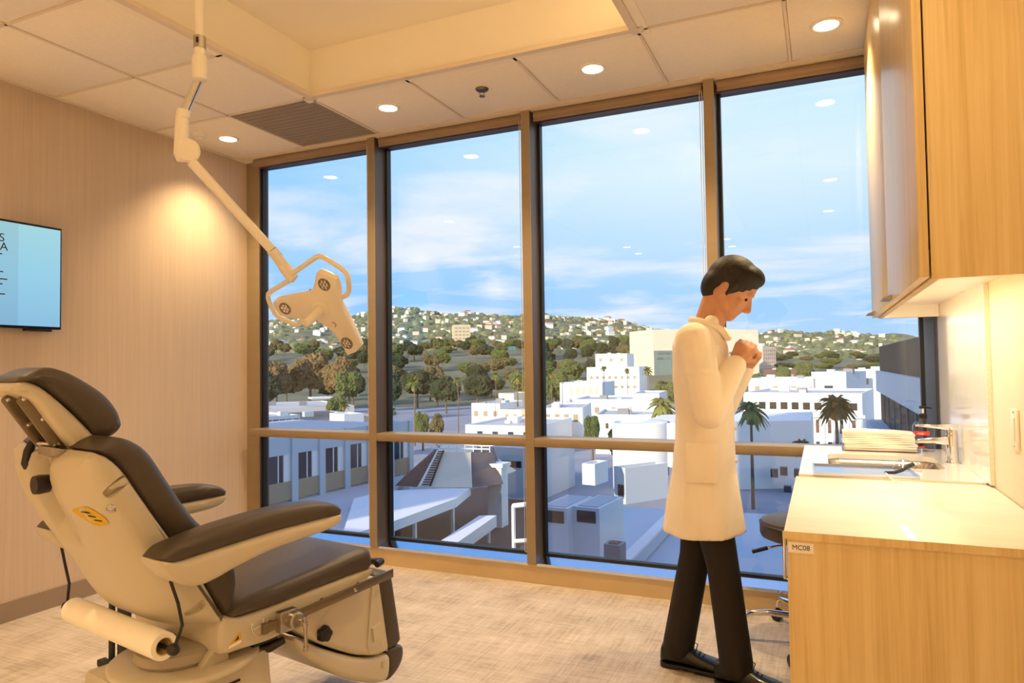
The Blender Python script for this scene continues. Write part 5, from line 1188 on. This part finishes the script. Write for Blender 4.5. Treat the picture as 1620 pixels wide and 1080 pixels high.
MB().box((q.x - 0.9, q.y - 0.9, ZG), (q.x + 0.9, q.y + 0.9, q.z)).build('shaft', 'b_white', cl2); MB().box((q.x - 1.2, q.y - 1.2, q.z), (q.x + 1.2, q.y + 1.2, q.z + 0.4)).build('capital', 'b_white', cl2)
building('shop_front', 'pale shop front with a dark sign band behind the column', 'building', 772, 100, 838, 97, 708, 16, 'b_pale', wins=[(1, 1, 0.2, 0.8, 0.62, 0.82, 0.9, 0.6, 'b_dark')], parapet=0.2)
pg_ = thing('patio_frame', 'white metal frame standing on the patio by the second mullion', 'frame', (0, 0, 0))
q0, q1 = at(812, 800, 70), at(848, 796, 68)
for q in (q0, q1): MB().tube([q, Vector((q.x, q.y, ZG + 0.5))], 0.22, 6).build('post', 'b_white', pg_)
MB().tube([q0, q1], 0.25, 6).build('top_bar', 'b_white', pg_); MB().tube([q0 - Vector((0, 0, 3.5)), q1 - Vector((0, 0, 3.5))], 0.2, 6).build('lower_bar', 'b_white', pg_)
# near middle bay: curved white building, plant boxes, parapet
cv = thing('curved_building', 'white building with a rounded corner and small square windows', 'building', (0, 0, 0))
q = at(1012, 575, 108); zt = zat(1012, 667, 108); rad = 4.4
MB().lathe([(rad, ZG), (rad, zt), (rad - 0.3, zt), (rad - 0.3, zt - 0.4), (0.01, zt - 0.4)], c=(q.x, q.y, 0), n=36, caps=False).build('drum', 'b_white', cv, smooth=True, autosmooth=30)
e = at(1060, 575, 110); f_ = e + rtv * 22
MB().add([(q.x, q.y - rad * 0.8, ZG), (f_.x, f_.y - rad * 0.8, ZG), (f_.x, f_.y + 16, ZG), (q.x, q.y + 16, ZG), (q.x, q.y - rad * 0.8, zt), (f_.x, f_.y - rad * 0.8, zt), (f_.x, f_.y + 16, zt), (q.x, q.y + 16, zt)], [(3, 2, 1, 0), (4, 5, 6, 7), (0, 1, 5, 4), (1, 2, 6, 5), (2, 3, 7, 6), (3, 0, 4, 7)]).build('walls', 'b_white', cv)
for (x, y) in ((1021, 742), (1021, 772), (1052, 745), (1240, 745), (1246, 775), (1225, 748), (1262, 748)):
    p = at(x, y, 104.2 if x < 1100 else 103.0); MB().box((p.x - 0.5, p.y - 0.35, p.z - 0.6), (p.x + 0.5, p.y + 0.9, p.z + 0.6)).build('window', 'b_glass' if x != 1021 else 'b_brown', cv)
building('corner_annex', 'pale annex with a dark doorway by the rounded white building', 'building', 968, 98, 986, 96, 742, 8, 'b_pale', wins=[(1, 1, 0.3, 0.9, 0.15, 0.6, 0.8, 0.9, 'b_dark')])
building('roof_hood', 'small white lit hood in the shaded yard', 'building', 918, 92, 938, 91, 738, 4, 'b_white', zb=-14.5)
for k, (pa, pb, lbl) in enumerate(((852, 894, 'white plant housing with a dark top slot, left one of the pair'), (903, 944, 'white plant housing with a dark top slot, right one of the pair'))):
    tb_ = building('plant_housing', lbl, 'roof unit', pa, 52, pb, 51, 799, 5, 'b_white', zb=-13.5, parapet=0.0)
    Lh, hh2, sy = tb_['_L'], tb_['_h'], tb_['_sy']
    MB().box((0.3, min(-0.05 * sy, 0.3 * sy), hh2 - 1.1), (Lh - 0.3, max(-0.05 * sy, 0.3 * sy), hh2 - 0.25)).build('slot', 'b_brown', tb_)
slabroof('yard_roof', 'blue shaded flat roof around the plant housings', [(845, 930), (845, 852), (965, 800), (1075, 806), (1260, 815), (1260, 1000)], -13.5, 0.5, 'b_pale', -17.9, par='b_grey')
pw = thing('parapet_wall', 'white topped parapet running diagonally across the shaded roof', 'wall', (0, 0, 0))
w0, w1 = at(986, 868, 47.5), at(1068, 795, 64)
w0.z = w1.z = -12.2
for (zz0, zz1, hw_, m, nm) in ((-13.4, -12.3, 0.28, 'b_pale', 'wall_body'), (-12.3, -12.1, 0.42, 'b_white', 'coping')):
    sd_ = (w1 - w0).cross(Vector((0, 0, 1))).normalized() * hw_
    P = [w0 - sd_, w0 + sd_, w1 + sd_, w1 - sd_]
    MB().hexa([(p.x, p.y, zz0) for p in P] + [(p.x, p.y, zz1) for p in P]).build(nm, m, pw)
building('brick_box', 'grey roof box with a brown cap by the parapet', 'roof unit', 950, 46.5, 976, 46, 858, 1.2, 'b_grey', zb=-13.4, roof='b_brown', parapet=0.0)
# parked cars
for k, (x, y, lbl) in enumerate(((690, 640, 'dark parked car under the street trees'), (712, 646, 'silver parked car beside the street palm'))):
    D = 19.0 * FPX / (y - 590.0); p = at(x, 575, D)
    c = thing('parked_car', lbl, 'car', (p.x, p.y, ZG), 0.3 + k)
    MB().hexa([(-2.1, -0.9, 0.3), (2.1, -0.9, 0.3), (2.1, 0.9, 0.3), (-2.1, 0.9, 0.3), (-2.1, -0.85, 0.85), (2.1, -0.85, 0.8), (2.1, 0.85, 0.8), (-2.1, 0.85, 0.85)]).build('car_body', 'car', c, bevel=0.12)
    MB().hexa([(-1.5, -0.8, 0.82), (1.1, -0.8, 0.8), (1.1, 0.8, 0.8), (-1.5, 0.8, 0.82), (-1.0, -0.65, 1.4), (0.4, -0.65, 1.4), (0.4, 0.65, 1.4), (-1.0, 0.65, 1.4)]).build('cabin', 'b_glass', c, bevel=0.08)
    for (xx, yy) in ((-1.3, -0.85), (1.3, -0.85), (-1.3, 0.85), (1.3, 0.85)): MB().lathe([(0.01, -0.1), (0.33, -0.1), (0.33, 0.1), (0.01, 0.1)], c=(xx, yy, 0.33), n=14, axis='Y').build('wheel', 'black', c)

# ---- trees
def crown_mesh(name, seed, m, nb=11, flat=0.8):
    rnd = random.Random(seed); bm = bmesh.new()
    for k in range(nb):
        a = rnd.uniform(0, 2 * PI); r = rnd.uniform(0.1, 0.62) * (0 if k == 0 else 1); z = rnd.uniform(-0.35, 0.5)
        s = rnd.uniform(0.34, 0.55)
        ret = bmesh.ops.create_icosphere(bm, subdivisions=4, radius=s, matrix=Matrix.Translation((r * math.cos(a), r * math.sin(a), z * flat)))
        for v in ret['verts']:
            n = mnoise.noise(v.co * 4 + Vector((seed, 0, 0))) * 0.16 + mnoise.noise(v.co * 11 + Vector((0, seed, 0))) * 0.12 + mnoise.noise(v.co * 26 + Vector((0, seed, 5))) * 0.07
            c = Vector((r * math.cos(a), r * math.sin(a), z * flat)); v.co += (v.co - c).normalized() * n
    me = bpy.data.meshes.new(name); bm.to_mesh(me); bm.free(); me.materials.append(MATS[m])
    for p in me.polygons: p.use_smooth = False
    return me
CM = {}
for nm, ms_ in (('dark', 'leaf_dark'), ('mid', 'leaf_mid'), ('olive', 'leaf_olive'), ('rust', 'leaf_rust')):
    CM[nm] = [crown_mesh('crown_' + nm, 3 + i * 7 + len(nm), ms_) for i in range(2)]
TRUNK = MB().tube([(0, 0, 0), (0.02, 0, 0.5), (0, 0, 1)], [0.06, 0.045, 0.03], 8).build('trunk', 'bark'); trunk_me = TRUNK.data; bpy.data.objects.remove(TRUNK)
def tree(px, D, ytop, wpx, kind, label, group, name='street_tree'):
    p = at(px, 575, D); z0 = terr(px, D) if D >= 330 else ZG; zt = zat(px, ytop, D); h = max(3.0, zt - z0); w_ = wpx * D / FPX / 2
    t = thing(name, label, 'tree', (p.x, p.y, z0), random.uniform(0, 6), group)
    cr_ = bpy.data.objects.new('crown', random.choice(CM[kind])); col.objects.link(cr_); cr_.parent = t
    ch_ = min(h * 0.42, w_ * 1.3) if D > 180 else min(h * 0.48, w_ * 2.4); cr_.location = (0, 0, h - ch_ * 0.9); cr_.scale = (w_, w_, ch_)
    tk = bpy.data.objects.new('trunk', trunk_me); col.objects.link(tk); tk.parent = t; tk.scale = (h * 0.5, h * 0.5, h - ch_)
rt2 = random.Random(21)
KL = {'dark': 'dark green round tree in the wooded belt below the hills', 'mid': 'mid green round tree in the wooded belt below the hills', 'olive': 'olive toned round tree in the wooded belt below the hills', 'rust': 'rust brown round tree in the wooded belt below the hills'}
taken = []
for i in range(260):
    px = rt2.uniform(395, 1010) if i < 215 else rt2.uniform(1200, 1400); D = rt2.uniform(340, 850)
    pq = at(px, 575, D)
    if any((pq.x - a) ** 2 + (pq.y - b) ** 2 < 19 ** 2 for a, b in taken): continue
    if 1190 < px < 1240 and 580 < D < 720: continue
    taken.append((pq.x, pq.y))
    z0 = terr(px, D); base = 540 + (CAM.z - z0) * FPX / D + 35
    if px < 600: kind = rt2.choice(['rust', 'rust', 'olive', 'dark']) if D < 520 else rt2.choice(['olive', 'mid', 'dark'])
    else: kind = rt2.choice(['dark', 'mid', 'olive', 'dark'])
    hm_ = rt2.uniform(11, 19) if px < 1100 else rt2.uniform(7, 11)
    p = at(px, 575, D); zt = z0 + hm_
    lo_, hi_ = 480, 800
    ytop = 575 - ((zt - CAM.z) - (p.z - CAM.z)) * FPX / D
    tree(px, D, ytop, rt2.uniform(13, 19) * FPX / D, kind, KL[kind], 'trees of the wooded belt', 'belt_tree')
for (px, D, yt, wp, kind, lbl) in ((436, 300, 566, 72, 'rust', 'large rust brown tree at the left edge of the view'), (490, 318, 556, 78, 'rust', 'large rust brown tree under the exam light head'), (538, 288, 562, 56, 'rust', 'rust brown tree just left of the green tall tree'), (420, 270, 585, 60, 'dark', 'dark tree low in the left bay corner'), (552, 235, 585, 44, 'mid', 'tall green tree left of the first mullion'), (530, 205, 626, 30, 'mid', 'small green tree on the flat roof edge'),
                              (618, 284, 590, 46, 'dark', 'dark tree right of the first mullion'), (660, 322, 582, 66, 'dark', 'dark tree behind the bright fan palm'), (705, 282, 594, 56, 'dark', 'dark tree behind the middle palm'), (755, 312, 590, 60, 'dark', 'dark tree right of the middle palm'), (688, 360, 576, 40, 'olive', 'olive tree between two palms'), (835, 300, 585, 60, 'mid', 'green tree behind the second mullion'), (878, 276, 585, 48, 'mid', 'green tree right of the second mullion'), (905, 300, 598, 40, 'mid', 'green tree in front of the white villa'), (1055, 260, 600, 40, 'mid', 'green tree by the cream office block'),
                              (668, 160, 649, 24, 'mid', 'small shrub tree on the near street corner'), (636, 150, 666, 26, 'mid', 'small shrub tree low in the second bay'), (690, 170, 652, 26, 'olive', 'small olive shrub tree by the street'), (935, 140, 655, 26, 'mid', 'bushy tree left of the white sunlit block'), (972, 130, 668, 30, 'dark', 'dark bushy tree below the white sunlit block'), (1272, 300, 570, 28, 'mid', 'round green tree behind the long white building'), (1240, 260, 578, 24, 'mid', 'small green tree above the long white roof')):
    tree(px, D, yt, wp, kind, lbl, None)
# ---- palms: trunk, skirt and fronds
def palm_meshes(seed, nfr, droop, m):
    rnd = random.Random(seed); mb = MB()
    for k in range(nfr):
        a = rnd.uniform(0, 2 * PI); el0 = rnd.uniform(-0.5, 1.25); ln = rnd.uniform(0.8, 1.05)
        d = Vector((math.cos(a), math.sin(a), 0)); sd_ = Vector((-math.sin(a), math.cos(a), 0)); P = []
        for i in range(6):
            t = i / 5.0; x = ln * t * math.cos(el0) * (1 - 0.1 * t); z = ln * t * math.sin(el0) - droop * t * t
            wd = 0.13 * math.sin(PI * min(1, 0.15 + t * 0.85)) + 0.006
            c = d * x + Vector((0, 0, z)); P.append((c, wd))
        vs = []
        for c, wd in P: vs += [c - sd_ * wd + Vector((0, 0, -wd * 0.6)), c + Vector((0, 0, 0.015)), c + sd_ * wd + Vector((0, 0, -wd * 0.6)), c + Vector((0, 0, -0.02))]
        fs = []
        for i in range(5):
            for j in range(4): fs.append((i * 4 + j, i * 4 + (j + 1) % 4, (i + 1) * 4 + (j + 1) % 4, (i + 1) * 4 + j))
        mb.add(vs, fs)
    o = mb.build('fronds', m); me = o.data; bpy.data.objects.remove(o); return me
FAN = [palm_meshes(i, 46, 0.35, 'palm_leaf') for i in (1, 2)]; DATE = [palm_meshes(5, 64, 0.62, 'palm_leaf')]; DATED = [palm_meshes(8, 64, 0.62, 'leaf_dark')]
SK = MB().lathe([(0.02, 0.15), (0.26, -0.05), (0.30, -0.35), (0.18, -0.75), (0.05, -0.8)], n=14).build('skirt', 'palm_skirt', smooth=True); sk_me = SK.data; bpy.data.objects.remove(SK)
def palm(px, D, ytop, wpx, lbl, kind=FAN, skirt=True):
    p = at(px, 575, D); z0 = terr(px, D) if D >= 330 else ZG; r_ = wpx * D / FPX / 2; zt = zat(px, ytop, D) - r_ * 0.85; h = zt - z0
    t = thing('palm_tree', lbl, 'palm tree', (p.x, p.y, z0), random.uniform(0, 6), 'palm trees of the town')
    f = bpy.data.objects.new('fronds', random.choice(kind)); col.objects.link(f); f.parent = t; f.location = (0, 0, h); f.scale = (r_, r_, r_)
    tk = bpy.data.objects.new('trunk', trunk_me); col.objects.link(tk); tk.parent = t; tk.scale = (r_ * 1.6, r_ * 1.6, h)
    if skirt: s = bpy.data.objects.new('skirt', sk_me); col.objects.link(s); s.parent = t; s.location = (0, 0, h); s.scale = (r_, r_, r_)
for a in ((655, 170, 590, 36, 'bright fan palm left of centre in the second bay'), (724, 200, 592, 22, 'slim fan palm in the middle of the second bay'), (784, 240, 585, 20, 'fan palm of the pair by the second mullion, left one'), (818, 222, 587, 26, 'fan palm of the pair by the second mullion, right one'), (620, 140, 640, 22, 'low palm at the foot of the first mullion'), (543, 150, 628, 26, 'low palm on the flat roof beside the tall green tree'), (872, 240, 578, 24, 'fan palm right of the second mullion'), (955, 231, 576, 14, 'small palm in front of the white stepped building, left one'), (992, 250, 580, 14, 'small palm in front of the white stepped building, right one'), (1024, 250, 576, 22, 'fan palm beside the cream office block'), (692, 330, 560, 14, 'distant slim palm above the wooded belt')): palm(*a)
palm(1046, 128, 612, 64, 'large feathery date palm left of the person', DATE, True)
palm(1186, 92, 618, 66, 'large feathery date palm right of the person', DATE, True)
palm(1320, 118, 606, 72, 'large dark date palm before the arcade building', DATED, True)
palm(1265, 86, 684, 40, 'low dark palm in front of the arcade building', DATED, False)
# ---- houses on the hillside
HM = []
for i, (m, rm) in enumerate((('b_white', 'b_roof'), ('b_cream', 'b_terracotta'), ('b_beige', 'b_roof_dark'), ('b_pink', 'b_terracotta'))):
    me = bpy.data.meshes.new('hillside_house')
    mb = MB(); mb.box((-0.5, -0.4, -0.6), (0.5, 0.4, 0.5)); nf_ = len(mb.f); mb.add([(-0.55, -0.45, 0.5), (0.55, -0.45, 0.5), (0.55, 0.45, 0.5), (-0.55, 0.45, 0.5), (-0.4, 0, 0.75), (0.4, 0, 0.75)], [(0, 1, 5, 4), (2, 3, 4, 5), (1, 2, 5), (3, 0, 4), (3, 2, 1, 0)])
    me.from_pydata(mb.v, [], mb.f); me.materials.append(MATS[m]); me.materials.append(MATS[rm])
    for k, p in enumerate(me.polygons): p.material_index = 1 if k >= nf_ else 0
    HM.append(me)
rh = random.Random(5)
HL = ['white hillside house with a pale roof among the scattered far houses', 'cream hillside house with a terracotta roof among the scattered far houses', 'beige hillside house with a dark roof among the scattered far houses', 'pink hillside house with a terracotta roof among the scattered far houses']
cnt = 0
htk = [(o.location.x, o.location.y, 60) for o in col.objects if o.name.split('.')[0] in ('office_tower', 'office_block', 'glass_block', 'round_block', 'slim_tower', 'apartment_tower')] + [(a, b, 22) for a, b in taken]
while cnt < 290:
    px = rh.uniform(600, 1400) if rh.random() < 0.88 else rh.uniform(405, 600)
    D = rh.uniform(1000, 2880) ** 1.0
    if px > 1140 and rh.random() < 0.25: D = rh.uniform(700, 1400)
    p = at(px, 575, D); z = terr(px, D); i = rh.choice((0, 0, 0, 1, 1, 2, 3))
    if any((p.x - a) ** 2 + (p.y - b) ** 2 < r * r for a, b, r in htk): continue
    htk.append((p.x, p.y, 27))
    h = bpy.data.objects.new('hillside_house', HM[i]); col.objects.link(h)
    s = rh.uniform(9, 20) * (D / 2000) ** 0.5; h.location = (p.x, p.y, z + 0.3 * s * 0.5); h.scale = (s, s * rh.uniform(0.7, 1.1), s * rh.uniform(0.45, 0.8)); h.rotation_euler = (0, 0, rh.uniform(0, PI))
    tag(h, HL[i], 'house', 'houses on the far hills'); cnt += 1
# shrub cover on the hillside: tree clumps nobody could count
occ = [(o.location.x, o.location.y, 14.0) for o in col.objects if o.name.startswith('hillside_house')] + [(o.location.x + 12, o.location.y + 8, 34.0) for o in col.objects if o.name.split('.')[0] in ('office_tower', 'office_block', 'glass_block', 'round_block', 'slim_tower', 'apartment_tower')]
grid_ = {}
for x, y, r in occ:
    for i in range(int((x - r) // 40), int((x + r) // 40) + 1):
        for j in range(int((y - r) // 40), int((y + r) // 40) + 1): grid_.setdefault((i, j), []).append((x, y, r))
def free(x, y, s): return all((x - a) ** 2 + (y - b) ** 2 > (r + s) ** 2 for a, b, r in grid_.get((int(x // 40), int(y // 40)), []))
hv_ = MB(); nroof = []
for k in range(620):
    px = rh.uniform(600, 1400) if rh.random() < 0.85 else rh.uniform(405, 600)
    D = rh.uniform(1050, 2890); p = at(px, 575, D); z = terr(px, D); s = rh.uniform(8, 17) * (D / 2000) ** 0.5
    if not free(p.x, p.y, s * 0.7): continue
    a_ = rh.uniform(0, PI); ca, sa = math.cos(a_) * s * 0.5, math.sin(a_) * s * 0.5; h = s * rh.uniform(0.4, 0.7)
    q = [(p.x + ca - sa * 0.7, p.y + sa + ca * 0.7), (p.x - ca - sa * 0.7, p.y - sa + ca * 0.7), (p.x - ca + sa * 0.7, p.y - sa - ca * 0.7), (p.x + ca + sa * 0.7, p.y + sa - ca * 0.7)]
    hv_.hexa([(x, y, z - 3) for x, y in q] + [(x, y, z + h) for x, y in q])
    for i in range(int((p.x - s) // 40), int((p.x + s) // 40) + 1):
        for j in range(int((p.y - s) // 40), int((p.y + s) // 40) + 1): grid_.setdefault((i, j), []).append((p.x, p.y, s * 0.6))
ho_ = hv_.build('hillside_houses', 'b_cream'); ho_['kind'] = 'stuff'; ho_['label'] = 'smallest far houses scattered over the hills'; ho_['category'] = 'houses'
sv = MB(); ico = bmesh.new(); bmesh.ops.create_icosphere(ico, subdivisions=1, radius=1.0); iv = [v.co.copy() for v in ico.verts]; ifc = [[v.index for v in f.verts] for f in ico.faces]; ico.free()
for k in range(4200):
    px = rh.uniform(395, 1420); D = rh.uniform(880, 2920); p = at(px, 575, D); z = terr(px, D); s = rh.uniform(5, 13)
    if not free(p.x, p.y, s * 1.2): continue
    sv.add([(p.x + v.x * s * 1.2, p.y + v.y * s * 1.2, z + v.z * s * 0.8) for v in iv], ifc)
so_ = sv.build('hillside_scrub', 'scrub'); so_['kind'] = 'stuff'; so_['label'] = 'green scrub and tree clumps covering the far hills'; so_['category'] = 'shrubs'
